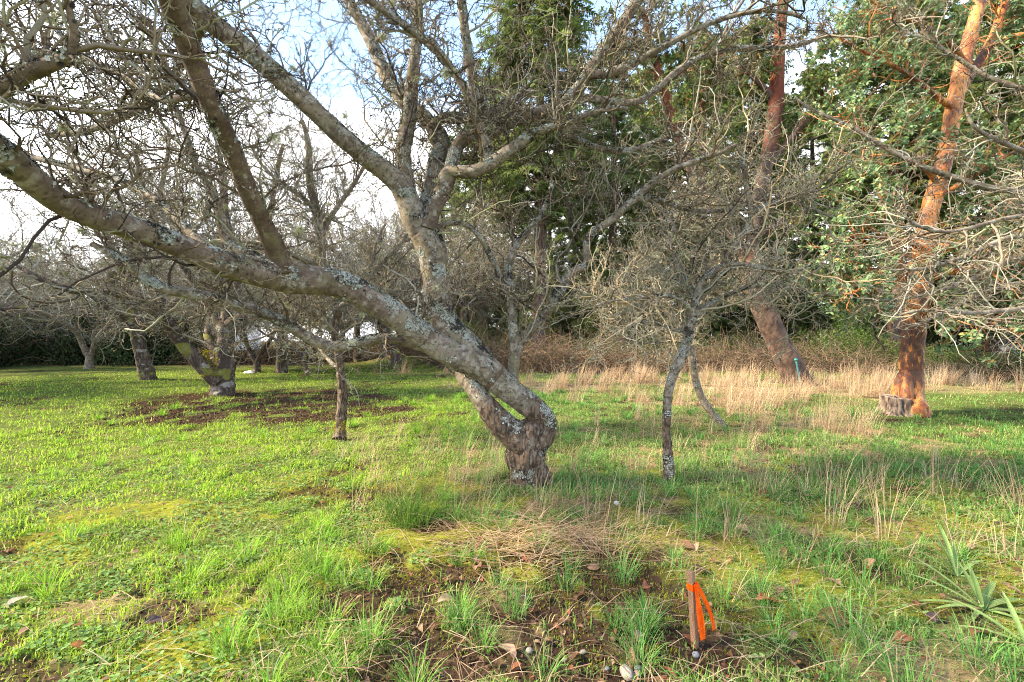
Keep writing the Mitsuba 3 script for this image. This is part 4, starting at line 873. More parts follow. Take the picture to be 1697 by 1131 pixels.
def fir_variant(variant, bare):
    if (variant, bare) in FIR:
        return FIR[variant, bare]
    g = rng(800 + variant)
    h = 26.0
    ctrl = [(0, 0, -0.5, 0.50), (0, 0, 0.4, 0.43), (0.05, 0, 6, 0.37), (0.1, 0.05, 13, 0.28), (0.05, 0.1, 20, 0.15), (0, 0, h, 0.03)]
    m, uv, _ = limb_mesh(ctrl, 0.22, 20, 0.10, furrow=0.07, seed=80 + variant)
    trunk = mikit.ply(m, 'mat_bark_fir', smooth=True, uv=uv)
    nb = 300
    hh = bare + (h - bare) * np.sort(g.random(nb)) ** 1.05
    t = (hh - bare) / (h - bare)
    L = (0.7 + 5.2 * (1 - t) ** 0.75 * np.minimum(1, 0.35 + t * 5)) * g.uniform(0.55, 1.15, nb)
    az = g.uniform(0, 2 * np.pi, nb)
    K = 7
    d = unit(np.stack([np.cos(az), np.sin(az), g.uniform(-0.25, 0.25, nb) + 0.3 * t], 1))
    P = np.empty((nb, K, 3))
    P[:, 0] = np.stack([0 * hh, 0 * hh, hh], 1)
    for k in range(1, K):
        P[:, k] = P[:, k - 1] + d * (L / (K - 1))[:, None]
        d = unit(d + np.array([0, 0, -0.09 if k < 4 else 0.05]) + g.normal(size=(nb, 3)) * 0.06)
    R = (0.014 + 0.009 * L)[:, None] * np.linspace(1, 0.25, K)
    wood, leaf = Bag(), Bag()
    v, f, rw = tubes(P, R, 3)
    wood.add(v, f, (np.array([0.10, 0.08, 0.065]) * g.uniform(0.6, 1.3, (nb, 1)))[rw])
    per = 14
    tt = g.uniform(0.22, 1.0, (nb, per)) * (K - 1.001)
    i0 = tt.astype(int)
    fr = (tt - i0)[..., None]
    rowi = np.arange(nb)[:, None]
    pos = (P[rowi, i0] * (1 - fr) + P[rowi, i0 + 1] * fr).reshape(-1, 3)
    ax = unit(P[rowi, i0 + 1] - P[rowi, i0]).reshape(-1, 3)
    n = len(pos)
    side = unit(np.cross(ax, [0, 0, 1.0])) * g.choice([-1, 1], (n, 1))
    fw = unit(ax * g.uniform(0.4, 1.0, (n, 1)) + side * g.uniform(0.3, 1.1, (n, 1)) + np.array([0, 0, -1.0]) * g.uniform(0.0, 0.75, (n, 1)))
    nr = unit(np.array([0, 0, 1.0]) + g.normal(size=(n, 3)) * 0.35)
    col = np.array([0.125, 0.180, 0.060]) * g.uniform(0.5, 1.5, (n, 1)) + np.array([0.02, 0.014, 0.0]) * g.random((n, 1))
    sc = g.uniform(0.5, 1.1, n)
    for q in range(3):
        tv, tf = frond(rng(70 + q))
        sel = np.arange(n) % 3 == q
        scatter(tv, tf, pos[sel], fw[sel], nr[sel], sc[sel], col[sel], leaf)
    FIR[variant, bare] = [('trunk', trunk), ('branches', wood.ply('mat_matte', True)), ('foliage', leaf.ply('mat_leaf', False))]
    return FIR[variant, bare]


def fir(variant, bare, x, y, rot, sc, label, group='tall firs behind the orchard'):
    key = thing('fir_tree', label, 'fir', group)
    M = T().translate([x, y, float(gz(x, y))]).rotate([0, 0, 1], rot).scale(sc)
    for name, sh in fir_variant(variant, bare):
        kk = part(key, name, {**sh, 'to_world': M})
        if name != 'trunk':
            labels[kk] = {'kind': 'stuff'}


def at_px(px, d):
    return ((px - 848.5) / 760.0 * d, d)


spots = []
for px, d, v, bare, rot, sc in [(893, 27, 0, 9, 10, 1.0), (800, 33, 1, 2, 80, 0.78), (955, 36, 2, 2, 150, 0.72), (735, 44, 1, 2, 200, 0.8), (1015, 31, 0, 2, 260, 0.82), (1065, 38, 2, 2, 300, 0.9), (1125, 33, 1, 2, 20, 0.85), (1345, 40, 1, 2, 330, 0.95), (850, 48, 2, 2, 15, 0.8), (912, 43, 1, 2, 75, 0.72), (985, 47, 2, 2, 175, 0.8), 
                                (1190, 42, 2, 2, 120, 1.1), (1250, 36, 0, 2, 70, 1.0), (1400, 34, 2, 2, 190, 0.7), (1486, 25, 0, 9, 140, 0.9), (1560, 36, 1, 2, 45, 1.0), (1640, 31, 2, 2, 225, 0.95), (1720, 34, 0, 2, 300, 1.0), 
                                (1290, 52, 2, 2, 95, 1.1), (1830, 26, 1, 2, 60, 1.0), (-60, 30, 2, 2, 115, 0.35), (60, 33, 1, 2, 215, 0.32), (180, 36, 0, 2, 315, 0.33)]:
    x, y = at_px(px, d)
    spots.append((x, y, v, bare, rot, sc))
for (x, y, v, bare, rot, sc), lab in row(spots, 'tall dark fir in the line of evergreens behind the orchard'):
    fir(v, bare, x, y, rot, sc, lab)


# ------------------------------------------------------------------ shrubs and brambles
SHR = {}


def shrub_variant(kind, v):
    if (kind, v) in SHR:
        return SHR[kind, v]
    g = rng(hash_kind[kind] * 100 + v)
    stems, leaf = Bag(), Bag()
    n = 70 if kind != 'bramble' else 330
    az = g.uniform(0, 2 * np.pi, n)
    rad = np.sqrt(g.random(n)) * 0.75
    p0 = np.stack([np.cos(az) * rad, np.sin(az) * rad, -0.05 + 0 * az], 1)
    K = 9 if kind == 'bramble' else 6
    d = unit(np.stack([np.cos(az) * 0.5, np.sin(az) * 0.5, 1.0 + 0 * az], 1) + g.normal(size=(n, 3)) * 0.35)
    P = np.empty((n, K, 3))
    P[:, 0] = p0
    ln = g.uniform(0.7, 1.5, n) * (1.35 if kind == 'bramble' else 0.85)
    for k in range(1, K):
        P[:, k] = P[:, k - 1] + d * (ln / (K - 1))[:, None]
        d = unit(d + g.normal(size=(n, 3)) * 0.22 + np.array([0, 0, -0.20 if kind == 'bramble' else -0.05]))
    R = np.full((n, 1), 0.008 if kind == 'bramble' else 0.011) * np.linspace(1, 0.4, K)
    v_, f_, rw = tubes(P, R, 3)
    base = [0.20, 0.145, 0.105] if kind == 'bramble' else [0.10, 0.08, 0.06]
    stems.add(v_, f_, (np.array(base) * g.uniform(0.45, 1.5, (n, 1)))[rw])
    nl = {'evergreen': 5200, 'bramble': 1500, 'hedge': 6500}[kind]
    u = unit(g.normal(size=(nl, 3)))
    u[:, 2] = np.abs(u[:, 2])
    r = g.random(nl) ** 0.45
    pos = u * r[:, None]
    pos *= (0.68 + 0.75 * meshkit.fbm(u * 2.1 + v * 5, 3, v))[:, None]
    fw = unit(u * 0.7 + g.normal(size=(nl, 3)) * 0.7 + [0, 0, -0.25])
    nr = unit(u + np.array([0, 0, 0.8]) + g.normal(size=(nl, 3)) * 0.4)
    if kind == 'bramble':
        col = np.where((g.random(nl) < 0.6)[:, None], [0.085, 0.125, 0.04], [0.17, 0.115, 0.08]) * g.uniform(0.5, 1.4, (nl, 1))
    elif kind == 'hedge':
        col = np.array([0.038, 0.062, 0.030]) * g.uniform(0.5, 1.6, (nl, 1))
    else:
        col = np.array([0.085, 0.130, 0.042]) * g.uniform(0.5, 1.7, (nl, 1)) + np.array([0.03, 0.018, 0.0]) * (g.random((nl, 1)) > 0.75)
    ln = g.uniform(0.035, 0.075, nl) * (1.2 if kind == 'hedge' else 1.0)
    scatter(SMALL_V, SMALL_F, pos, fw, nr, ln, col, leaf)
    SHR[kind, v] = [('stems', stems.ply('mat_matte', True)), ('leaves', leaf.ply('mat_gloss_leaf' if kind == 'hedge' else 'mat_leaf', False))]
    return SHR[kind, v]


hash_kind = {'evergreen': 1, 'bramble': 2, 'hedge': 3}


def shrub(kind, v, x, y, rot, sx, sz, label, name, cat, group):
    key = thing(name, label, cat, group)
    M = T().translate([x, y, float(gz(x, y))]).rotate([0, 0, 1], rot).scale([sx, sx, sz])
    for nm, sh in shrub_variant(kind, v):
        labels[part(key, nm, {**sh, 'to_world': M})] = {'kind': 'stuff'}


g = rng(90)
spots = []
for px in range(-160, 350, 44):
    d = g.uniform(25.5, 28.5) if px > -20 else g.uniform(22, 25)
    x, y = at_px(px, d)
    spots.append((x, y, int(g.integers(3)), g.uniform(0, 360), g.uniform(1.6, 2.1), g.uniform(2.9, 4.0)))
for (x, y, v, r, sx, sz), lab in row(spots, 'dark glossy evergreen bush in the tall hedge left of the lawn'):
    shrub('hedge', v, x, y, r, sx, sz, lab, 'evergreen_bush', 'bush', 'dark hedge bushes on the left')
spots = []
for px, d, sz in [(400, 27, 1.6), (450, 26, 1.5), (500, 28, 1.8), (560, 29, 2.0), (610, 27.5, 1.5), (655, 26, 1.7), (700, 24.5, 1.6), (745, 23, 1.4), (790, 22, 1.25), (835, 21, 1.2), (880, 20.5, 1.15), (925, 20, 1.15), (970, 20, 1.2), (1015, 20, 1.05), (1060, 20.5, 1.1), (1110, 21, 1.1), (1160, 21.5, 1.1), (1215, 21, 1.05), (1270, 22, 1.1), (1340, 21, 1.0), (1400, 20, 0.8), (1640, 17, 0.75), (350, 25, 1.5)]:
    x, y = at_px(px, d)
    spots.append((x, y, int(g.integers(3)), g.uniform(0, 360), g.uniform(0.9, 1.7), sz * g.uniform(0.65, 1.35)))
for (x, y, v, r, sx, sz), lab in row(spots, 'tangle of bare brown brambles at the far edge of the grass'):
    shrub('bramble', v, x, y, r, sx, sz, lab, 'bramble_thicket', 'bramble', 'brambles along the far edge of the grass')
spots = []
for px, d, sx, sz in [(770, 26, 1.6, 2.2), (840, 29, 1.4, 1.8), (940, 27, 1.4, 1.7), (1000, 25, 1.5, 1.5), (1075, 25, 1.6, 1.5), (1140, 26, 1.6, 1.6), (1200, 25, 1.5, 1.6), (1260, 26, 1.6, 1.7), (1345, 25, 1.6, 1.9), (1395, 22, 1.5, 1.9), (1440, 23, 1.5, 1.7), (1500, 21, 1.3, 1.35), (1560, 19, 1.4, 1.15), (1610, 18, 1.3, 1.0), (1670, 17.5, 1.4, 1.0), (1730, 17, 1.4, 1.3), (700, 30, 1.6, 1.7), (1800, 17, 1.5, 1.5),
                      (820, 36, 2.6, 4.2), (880, 40, 2.8, 4.6), (940, 38, 2.8, 4.2), (1060, 37, 2.8, 4.4), (1170, 40, 3.0, 4.6), (1290, 36, 2.8, 4.4), (1430, 38, 3.0, 4.4), (1550, 36, 3.0, 4.0), (1110, 36, 2.6, 4.0), (1230, 38, 2.6, 3.2), (1370, 35, 2.4, 3.4), (1480, 34, 2.6, 3.6), (1000, 44, 3, 2.2)]:
    x, y = at_px(px, d)
    spots.append((x, y, int(g.integers(3)), g.uniform(0, 360), sx, sz))
for (x, y, v, r, sx, sz), lab in row(spots, 'dense green shrub in the undergrowth below the firs'):
    shrub('evergreen', v, x, y, r, sx, sz, lab, 'green_shrub', 'shrub', 'green shrubs under the evergreens')


def ivy_column(px, d, h, r, label):
    key = thing('ivy_clad_trunk', label, 'tree')
    x, y = at_px(px, d)
    z = float(gz(x, y))
    m, uv, _ = limb_mesh([(x, y, z - 0.3, 0.25), (x, y, z + 2, 0.2), (x + 0.1, y, z + h * 0.6, 0.16), (x + 0.2, y, z + h + 1.5, 0.08)], 0.15, 12, 0.2, seed=3)
    part(key, 'trunk', mikit.ply(m, 'mat_bark_fir', smooth=True, uv=uv))
    g, b = rng(int(px)), Bag()
    n = 9000
    t = g.random(n)
    a = g.uniform(0, 2 * np.pi, n)
    rr = r * (1.05 - 0.65 * t) * (0.5 + 0.6 * g.random(n)) * (0.6 + 0.9 * meshkit.fbm(np.stack([np.cos(a) * 1.5, np.sin(a) * 1.5, t * 9], 1), 3, 3))
    pos = np.stack([x + np.cos(a) * rr, y + np.sin(a) * rr, z + t * h], 1)
    u = np.stack([np.cos(a), np.sin(a), 0.2 + 0 * a], 1)
    col = np.array([0.060, 0.105, 0.030]) * g.uniform(0.5, 1.7, (n, 1))
    scatter(SMALL_V, SMALL_F, pos, unit(u * 0.3 + g.normal(size=(n, 3)) * 0.5 + [0, 0, -0.7]), unit(u + g.normal(size=(n, 3)) * 0.35), g.uniform(0.07, 0.14, n), col, b)
    part(key, 'leaves', b.ply('mat_leaf', False), kind='stuff')


ivy_column(1412, 24, 5.4, 1.0, 'tree trunk wrapped in a column of green ivy, left of the orange madrone')
ivy_column(1046, 29, 3.2, 0.55, 'dark ivy-wrapped trunk beside the reddish house, deep in the evergreens')


# bare saplings in the undergrowth
def sapling(px, d, h, seed, label):
    key = thing('bare_sapling', label, 'sapling', 'bare saplings in the undergrowth')
    g = rng(seed)
    x, y = at_px(px, d)
    z = float(gz(x, y))
    pts = [(x + g.normal() * 0.04 * q, y + g.normal() * 0.04 * q, z - 0.1 + h * q / 6, 0.022 * (1 - q / 7)) for q in range(7)]
    m, uv, (P, R) = limb_mesh(pts, 0.12, 6, 0.1, seed=seed)
    part(key, 'stem', mikit.ply(m, 'mat_bark_old', smooth=True, uv=uv))
    b = crown([(P[None], R[None])], [dict(n_per_m=4, length=(0.3, 1.0), r=(0.006, 0.01), K=7, ang=(25, 60), up=0.2, wig=0.2, start=0.3, sides=3), dict(n_per_m=4, length=(0.1, 0.5), r=(0.004, 0.006), K=5, ang=(25, 70), up=0.1, wig=0.25, start=0.2, sides=3)], seed, W_PALE)
    part(key, 'twigs', b.ply('mat_matte', True), kind='stuff')


spots = [(*at_px(px, d), px, d, h) for px, d, h in [(690, 27, 5), (640, 30, 6), (590, 33, 6), (1360, 21, 2.4), (1385, 20.5, 2.0), (1342, 22, 2.6), (1168, 24, 4), (1090, 26, 5), (960, 24, 3.5), (1290, 24, 4), (470, 31, 6), (745, 30, 7), (285, 33, 5), (350, 34, 6)]]
for i, (q, lab) in enumerate(row(spots, 'thin bare grey sapling rising from the undergrowth')):
    sapling(q[2], q[3], q[4], 2000 + i, lab)

# ------------------------------------------------------------------ houses and a car beyond the trees
def boxmesh(x0, x1, y0, y1, z0, z1):
    return trimesh.creation.box(bounds=[[x0, y0, z0], [x1, y1, z1]])


def house(label, x, y, w, d, h, wall, roof_h, wins):
    key = thing('house', label, 'house')
    z = float(gz(x, y)) - 0.2
    part(key, 'wall', mikit.ply(boxmesh(x - w / 2, x + w / 2, y, y + d, z, z + h), wall))
    e = 0.45
    v = np.array([[x - w / 2 - e, y - e, z + h], [x + w / 2 + e, y - e, z + h], [x + w / 2 + e, y + d + e, z + h], [x - w / 2 - e, y + d + e, z + h], [x - w / 2 - e, y + d / 2, z + h + roof_h], [x + w / 2 + e, y + d / 2, z + h + roof_h]])
    f = np.array([[0, 1, 5], [0, 5, 4], [2, 3, 4], [2, 4, 5], [0, 4, 3], [1, 2, 5], [0, 3, 2], [0, 2, 1]])
    v[:, 2] += 0.01
    part(key, 'roof', mikit.ply((v, f), 'mat_roof'))
    for wx, wz, ww, wh in wins:
        kk = part(key, 'window', mikit.ply(boxmesh(x + wx - ww / 2, x + wx + ww / 2, y - 0.03, y + 0.02, z + wz, z + wz + wh), 'mat_window'))
        fr = trimesh.util.concatenate([boxmesh(x + wx - ww / 2 - 0.08, x + wx + ww / 2 + 0.08, y - 0.06, y + 0.01, z + wz - 0.08, z + wz), boxmesh(x + wx - ww / 2 - 0.08, x + wx + ww / 2 + 0.08, y - 0.06, y + 0.01, z + wz + wh, z + wz + wh + 0.08),
                                       boxmesh(x + wx - ww / 2 - 0.08, x + wx - ww / 2, y - 0.06, y + 0.01, z + wz, z + wz + wh), boxmesh(x + wx + ww / 2, x + wx + ww / 2 + 0.08, y - 0.06, y + 0.01, z + wz, z + wz + wh)])
        scene[kk + '__frame'] = mikit.ply(fr, 'mat_white')


house('reddish house glimpsed low between the fir trunks', 9.6, 50, 9, 7, 3.2, 'mat_red_wall', 2.0, [(-2.5, 1.0, 1.2, 1.1), (1.5, 1.0, 1.2, 1.1)])
house('pale cream house glimpsed behind the madrone on the right', 48, 47, 16, 8, 4.6, 'mat_cream_wall', 2.4, [(-5, 1.2, 1.4, 1.2), (-1, 1.2, 1.4, 1.2), (4, 1.2, 1.4, 1.2)])
house('white house glimpsed through the bare trees on the left', -33, 46, 8, 7, 3.4, 'mat_white', 1.6, [(-2, 1.0, 1.4, 1.2), (2, 1.0, 1.4, 1.2)])


def car(x, y, rot):
    key = thing('parked_car', 'white car parked beyond the shrubs at the right edge', 'car')
    z = float(gz(x, y))
    M = T().translate([x, y, z]).rotate([0, 0, 1], rot)
    prof = [(-2.15, 0.32), (-2.2, 0.75), (-2.0, 0.92), (-1.55, 0.98), (-1.0, 1.42), (-0.3, 1.50), (0.6, 1.46), (1.25, 1.0), (2.0, 0.85), (2.2, 0.62), (2.15, 0.32)]
    from shapely.geometry import Polygon
    body = trimesh.creation.extrude_polygon(Polygon(prof).buffer(-0.04).buffer(0.04), 1.66, engine='earcut')
    v = np.array(body.vertices)
    k = np.clip((v[:, 1] - 0.95) / 0.55, 0, 1)
    zc = (v[:, 2] - 0.83) * (1 - 0.18 * k)
    part(key, 'body', {**mikit.ply((np.stack([v[:, 0], zc, v[:, 1]], 1), np.array(body.faces)[:, ::-1]), 'mat_white'), 'to_world': M})
    gp = [(-1.35, 1.0), (-0.92, 1.36), (-0.3, 1.43), (0.52, 1.39), (1.0, 1.02)]
    gl = trimesh.creation.extrude_polygon(Polygon(gp), 1.68, engine='earcut')
    v = np.array(gl.vertices)
    k = np.clip((v[:, 1] - 0.95) / 0.55, 0, 1)
    part(key, 'window', {**mikit.ply((np.stack([v[:, 0], (v[:, 2] - 0.84) * (1 - 0.18 * k), v[:, 1]], 1), np.array(gl.faces)[:, ::-1]), 'mat_window'), 'to_world': M})
    for wx in (-1.35, 1.35):
        for wy in (-0.76, 0.76):
            w = trimesh.creation.cylinder(radius=0.33, height=0.2, sections=24)
            w.apply_transform(trimesh.transformations.rotation_matrix(math.pi / 2, [1, 0, 0]))
            w.apply_translation([wx, wy, 0.33])
            part(key, 'wheel', {**mikit.ply(w, 'mat_tyre'), 'to_world': M})


car(*at_px(1672, 34), 12)


# ------------------------------------------------------------------ grass
def field(n, r0, r1, g, power=1.0, half=52):
    """points spread over the sector in front of the camera, thinning with distance"""
    u = g.random(n)
    e = 2 - power
    r = (r0 ** e + u * (r1 ** e - r0 ** e)) ** (1 / e) if abs(e) > 1e-6 else r0 * (r1 / r0) ** u
    a = np.radians(g.uniform(-half, half, n))
    return r * np.sin(a), r * np.cos(a), r


def plant_spot(x, y):
    """the worn turf at the foot of the sword-leaved plants"""
    return np.maximum(np.exp(-(((x - 2.60) / 0.30) ** 2 + ((y - 2.50) / 0.25) ** 2)), np.exp(-(((x - 2.81) / 0.30) ** 2 + ((y - 2.86) / 0.25) ** 2)))


def green(x, y, g):
    """the colours of the blades: yellow-green on the lawn to the left, cooler on the right"""
    n = len(x)
    left = np.clip((0.2 - x) / 1.8 + 0.6 * (nz(x, y, 0.8, 71) - 0.5), 0, 1)[:, None]
    c = np.array([0.195, 0.345, 0.085]) * (1 - left) + np.array([0.300, 0.455, 0.050]) * left
    pt = nz(x, y, 2.6, 72)[:, None]
    c = c * (0.72 + 0.56 * pt)
    c = np.where((g.random(n) < 0.10)[:, None], np.array([0.50, 0.41, 0.22]), c)
    c = np.where((g.random(n) < 0.12)[:, None], c * np.array([0.6, 0.85, 1.0]), c)
    return c * g.uniform(0.5, 1.5, (n, 1))


lawn = Bag()
g = rng(101)
for n, r0, r1, simple, hm, wm in [(220000, 1.75, 5.2, False, 1.0, 1.0), (230000, 5.0, 11, False, 1.1, 1.9), (200000, 10.5, 26, True, 1.4, 3.6)]:
    x, y, r = field(n, r0, r1, g, 1.25)
    soil, moss, dry, tht = soil_mask(x, y), moss_mask(x, y), dry_mask(x, y), thatch_mask(x, y)
    dens = np.clip(0.10 + 1.1 * nz(x, y, 1.7, 73) * (0.35 + 1.2 * nz(x, y, 6.5, 76, 2)), 0.05, 1)
    keep = g.random(n) < dens * (1 - 0.86 * soil) * (1 - 0.92 * moss) * (1 - 0.72 * dry) * (1 - 0.8 * tht)
    keep &= y < 24.5
    keep &= g.random(n) < 1 - 0.7 * plant_spot(x, y)
    x, y, r, tall = x[keep], y[keep], r[keep], nz(x[keep], y[keep], 1.3, 74)
    n = len(x)
    rough = np.clip((x + 0.6) / 1.2, 0, 1) * np.clip((9 - y) / 3, 0, 1)
    clump = np.clip((nz(x, y, 4.5, 75, 2) - 0.38) / 0.3, 0, 1)
    h = g.uniform(0.018, 0.060, n) * (0.40 + 1.2 * clump) * (1 + 2.4 * np.clip(tall - 0.5, 0, 1)) * (1 + 0.25 * rough) * hm
    w = g.uniform(0.0026, 0.0062, n) * wm
    blades(x, y, gz(x, y) - 0.004, g.uniform(0, 2 * np.pi, n), np.abs(g.normal(0.75, 0.40, n)), h, w, green(x, y, g), lawn, simple)
# longer tussocks
tus = []
for i in range(640):
    px_, py_, _ = field(1, 2.0, 13, g, 0.9)
    x0, y0 = px_[0], py_[0]
    if soil_mask(np.array([x0]), np.array([y0]))[0] > 0.4 and g.random() < 0.8:
        continue
    if x0 < -1.4 and g.random() < 0.75:
        continue
    tus.append((x0, y0, g.uniform(0.6, 1.0)))
tus += [(-0.84, 3.92, 1.9), (-0.78, 3.84, 1.9), (-0.95, 3.86, 1.6), (-0.88, 3.78, 1.4), (0.70, 2.42, 0.85), (0.66, 2.36, 0.85), (0.74, 2.50, 0.7), (-0.28, 2.45, 0.8), (0.02, 2.55, 0.8), (-0.15, 2.28, 0.8), (0.35, 2.85, 0.8), (-1.25, 2.95, 0.95), (-1.05, 2.85, 0.9), (0.55, 4.9, 1.2), (0.75, 4.3, 1.2), (-0.25, 4.9, 1.3), (1.5, 3.6, 1.1), (1.9, 3.9, 1.2), (2.6, 4.5, 1.3), (2.2, 3.2, 1.0), (1.2, 2.6, 1.0), (1.7, 2.3, 1.1), (1.45, 2.05, 1.0)]
for x0, y0, s in tus:
    if plant_spot(x0, y0) > 0.25:
        continue
    n = int(60 * s + 25)
    rad = 0.075 * s * np.sqrt(g.random(n))
    a = g.uniform(0, 2 * np.pi, n)
    x, y = x0 + np.cos(a) * rad, y0 + np.sin(a) * rad
    col = green(x, y, g) * np.array([0.80, 0.95, 0.95]) * (0.62 if s > 1.35 else 1.0)
    far = max(1.0, y0 / 5)
    l0 = np.abs(g.normal(0.35, 0.22, n))
    ribbons(x, y, gz(x, y) - 0.005, a + g.normal(0, 0.5, n), l0, l0 + g.uniform(0.4, 1.6, n), g.uniform(0.08, 0.26, n) * s, g.uniform(0.0030, 0.0056, n) * far, col, lawn)
scene['lawn_grass'] = lawn.ply('mat_leaf', False)
labels['lawn_grass'] = {'label': 'short green grass covering the orchard floor', 'category': 'grass', 'kind': 'stuff'}

# small round-leaved weeds in the turf
weeds = Bag()
x, y, r = field(80000, 1.75, 7.5, g, 1.35)
keep = (g.random(len(x)) < np.clip((nz(x, y, 1.4, 81) - 0.40) / 0.12, 0.04, 1) * np.where(x < -0.2, 1.0, 0.35)) & (soil_mask(x, y) < 0.5) & (thatch_mask(x, y) < 0.5)
x, y = x[keep], y[keep]
n = len(x)
az = g.uniform(0, 2 * np.pi, n)
fw = np.stack([np.cos(az), np.sin(az), g.uniform(-0.1, 0.5, n)], 1)
nr = np.array([0, 0, 1.0]) + g.normal(size=(n, 3)) * 0.28
col = np.array([0.20, 0.33, 0.11]) * g.uniform(0.55, 1.45, (n, 1))
s = g.uniform(0.011, 0.032, n)
RV = np.array([[0, 0, 0], [-.38, .35, .05], [-.36, .75, .05], [0, 1, -.04], [.36, .75, .05], [.38, .35, .05]], float)
RF = np.array([[0, 2, 1], [0, 3, 2], [0, 4, 3], [0, 5, 4]])
scatter(RV, RF, np.stack([x, y, gz(x, y) + g.uniform(0.004, 0.030, n)], 1), fw, nr, s, col, weeds)
scene['turf_weeds'] = weeds.ply('mat_leaf', False)
labels['turf_weeds'] = {'label': 'small round-leaved weeds spread through the turf', 'category': 'weeds', 'kind': 'stuff'}

# moss cushions
mossb = Bag()
x, y, r = field(150000, 1.75, 7, g, 1.35)
mm = moss_mask(x, y)
keep = (g.random(len(x)) < mm) | ((soil_mask(x, y) > 0.25) & (nz(x, y, 4.5, 83) > 0.56) & (g.random(len(x)) < 0.6))
x, y = x[keep], y[keep]
n = len(x)
col = (np.array([0.38, 0.41, 0.045]) * (1 - nz(x, y, 7, 84)[:, None] * 0.5)) * g.uniform(0.7, 1.3, (n, 1))
blades(x, y, gz(x, y) - 0.002, g.uniform(0, 2 * np.pi, n), np.abs(g.normal(0.7, 0.4, n)), g.uniform(0.010, 0.024, n), g.uniform(0.004, 0.008, n), col, mossb, True)
scene['moss'] = mossb.ply('mat_leaf', False)
labels['moss'] = {'label': 'yellow-green moss in patches between the grass', 'category': 'moss', 'kind': 'stuff'}

# dry straw: standing stalks and lying litter
straw = Bag()
STRAW = np.array([[0.46, 0.36, 0.24], [0.54, 0.44, 0.31], [0.38, 0.275, 0.18], [0.28, 0.19, 0.125]])


def dry_tufts(x0, y0, n_each, g, hmax, spread):
    """tufts of dead grass, each with its own height, lean and tone"""
    ok = plant_spot(x0, y0 + 0.15) < 0.15
    x0, y0 = x0[ok], y0[ok]
    N = len(x0)
    rowi = np.repeat(np.arange(N), n_each)
    n = len(rowi)
    hs = (g.uniform(0.35, 1.0, N) ** 1.3 * hmax)[rowi]
    wind, tone = g.normal(0.15, 0.5, N)[rowi], g.integers(4, size=N)[rowi]
    a = g.uniform(0, 2 * np.pi, n)
    rr = spread * np.sqrt(g.random(n)) * g.uniform(0.5, 1.4, N)[rowi]
    x, y = x0[rowi] + np.cos(a) * rr, y0[rowi] + np.sin(a) * rr
    dx, dy = np.cos(a) * 0.7 + np.cos(wind) * 0.8, np.sin(a) * 0.7 + np.sin(wind) * 0.5
    l0 = np.abs(g.normal(0.22, 0.2, n))
    col = STRAW[np.where(g.random(n) < 0.6, tone, g.integers(4, size=n))] * g.uniform(0.7, 1.25, (n, 1))
    ribbons(x, y, gz(x, y) - 0.01, np.arctan2(dy, dx), l0, l0 + g.uniform(0.2, 1.5, n), hs * g.uniform(0.5, 1.15, n), g.uniform(0.003, 0.006, n) * np.clip(y / 7, 1, 2.6), col, straw, 4)
    return x, y


x, y, r = field(5600, 5.5, 27, g, 0.75)
keep = g.random(len(x)) < dry_mask(x, y) * (0.15 + 1.0 * np.clip((nz(x, y, 0.8, 91) - 0.35) / 0.3, 0, 1))
dry_tufts(x[keep], y[keep], 28, g, 0.95, 0.14)
# stalks round the big tree and through the right-hand grass
x1 = np.concatenate([g.normal(-0.75, 0.5, 26), g.normal(0.25, 0.45, 9), g.uniform(0.5, 5.5, 60), g.normal(-2.0, 0.5, 9), g.normal(2.9, 0.6, 16)])
y1 = np.concatenate([g.normal(5.0, 0.7, 26), g.normal(4.3, 0.35, 9), g.uniform(3.0, 8.5, 60), g.normal(6.3, 0.6, 9), g.normal(4.6, 0.5, 16)])
dry_tufts(x1, y1, 16, g, 0.70, 0.11)
x1 = np.concatenate([g.normal(-0.75, 0.6, 150), g.normal(0.25, 0.5, 60), g.uniform(0.5, 5.5, 240)])
y1 = np.concatenate([g.normal(5.0, 0.8, 150), g.normal(4.3, 0.4, 60), g.uniform(2.6, 8.5, 240)])
n = len(x1)
l0 = np.abs(g.normal(0.35, 0.3, n))
ribbons(x1, y1, gz(x1, y1) - 0.01, g.normal(0.3, 1.4, n), l0, l0 + g.uniform(0.1, 1.3, n), g.uniform(0.15, 0.75, n), g.uniform(0.0026, 0.0042, n), STRAW[g.integers(4, size=n)] * g.uniform(0.85, 1.25, (n, 1)), straw, 5)
# lying thatch
xs, ys, r = field(56000, 1.8, 9, g, 1.25)
keep = g.random(len(xs)) < np.maximum(0.34 * thatch_mask(xs, ys), 0.10 + 0.20 * np.clip((nz(xs, ys, 1.8, 93) - 0.45) / 0.1, 0, 1) * np.where(xs > -0.8, 1.0, 0.35)) * np.where(xs < -1.0, 0.5, 1) * (1 - 0.86 * soil_mask(xs, ys))
xs, ys = xs[keep], ys[keep]
n = len(xs)
col = STRAW[g.integers(4, size=n)] * g.uniform(0.8, 1.25, (n, 1))
blades(xs, ys, gz(xs, ys) + g.uniform(0.006, 0.042, n), g.normal(0, 1.0, n) + np.where(g.random(n) < 0.5, 0, np.pi), g.normal(1.45, 0.12, n), g.uniform(0.06, 0.34, n), g.uniform(0.0030, 0.0056, n), col, straw, False, 0.08)
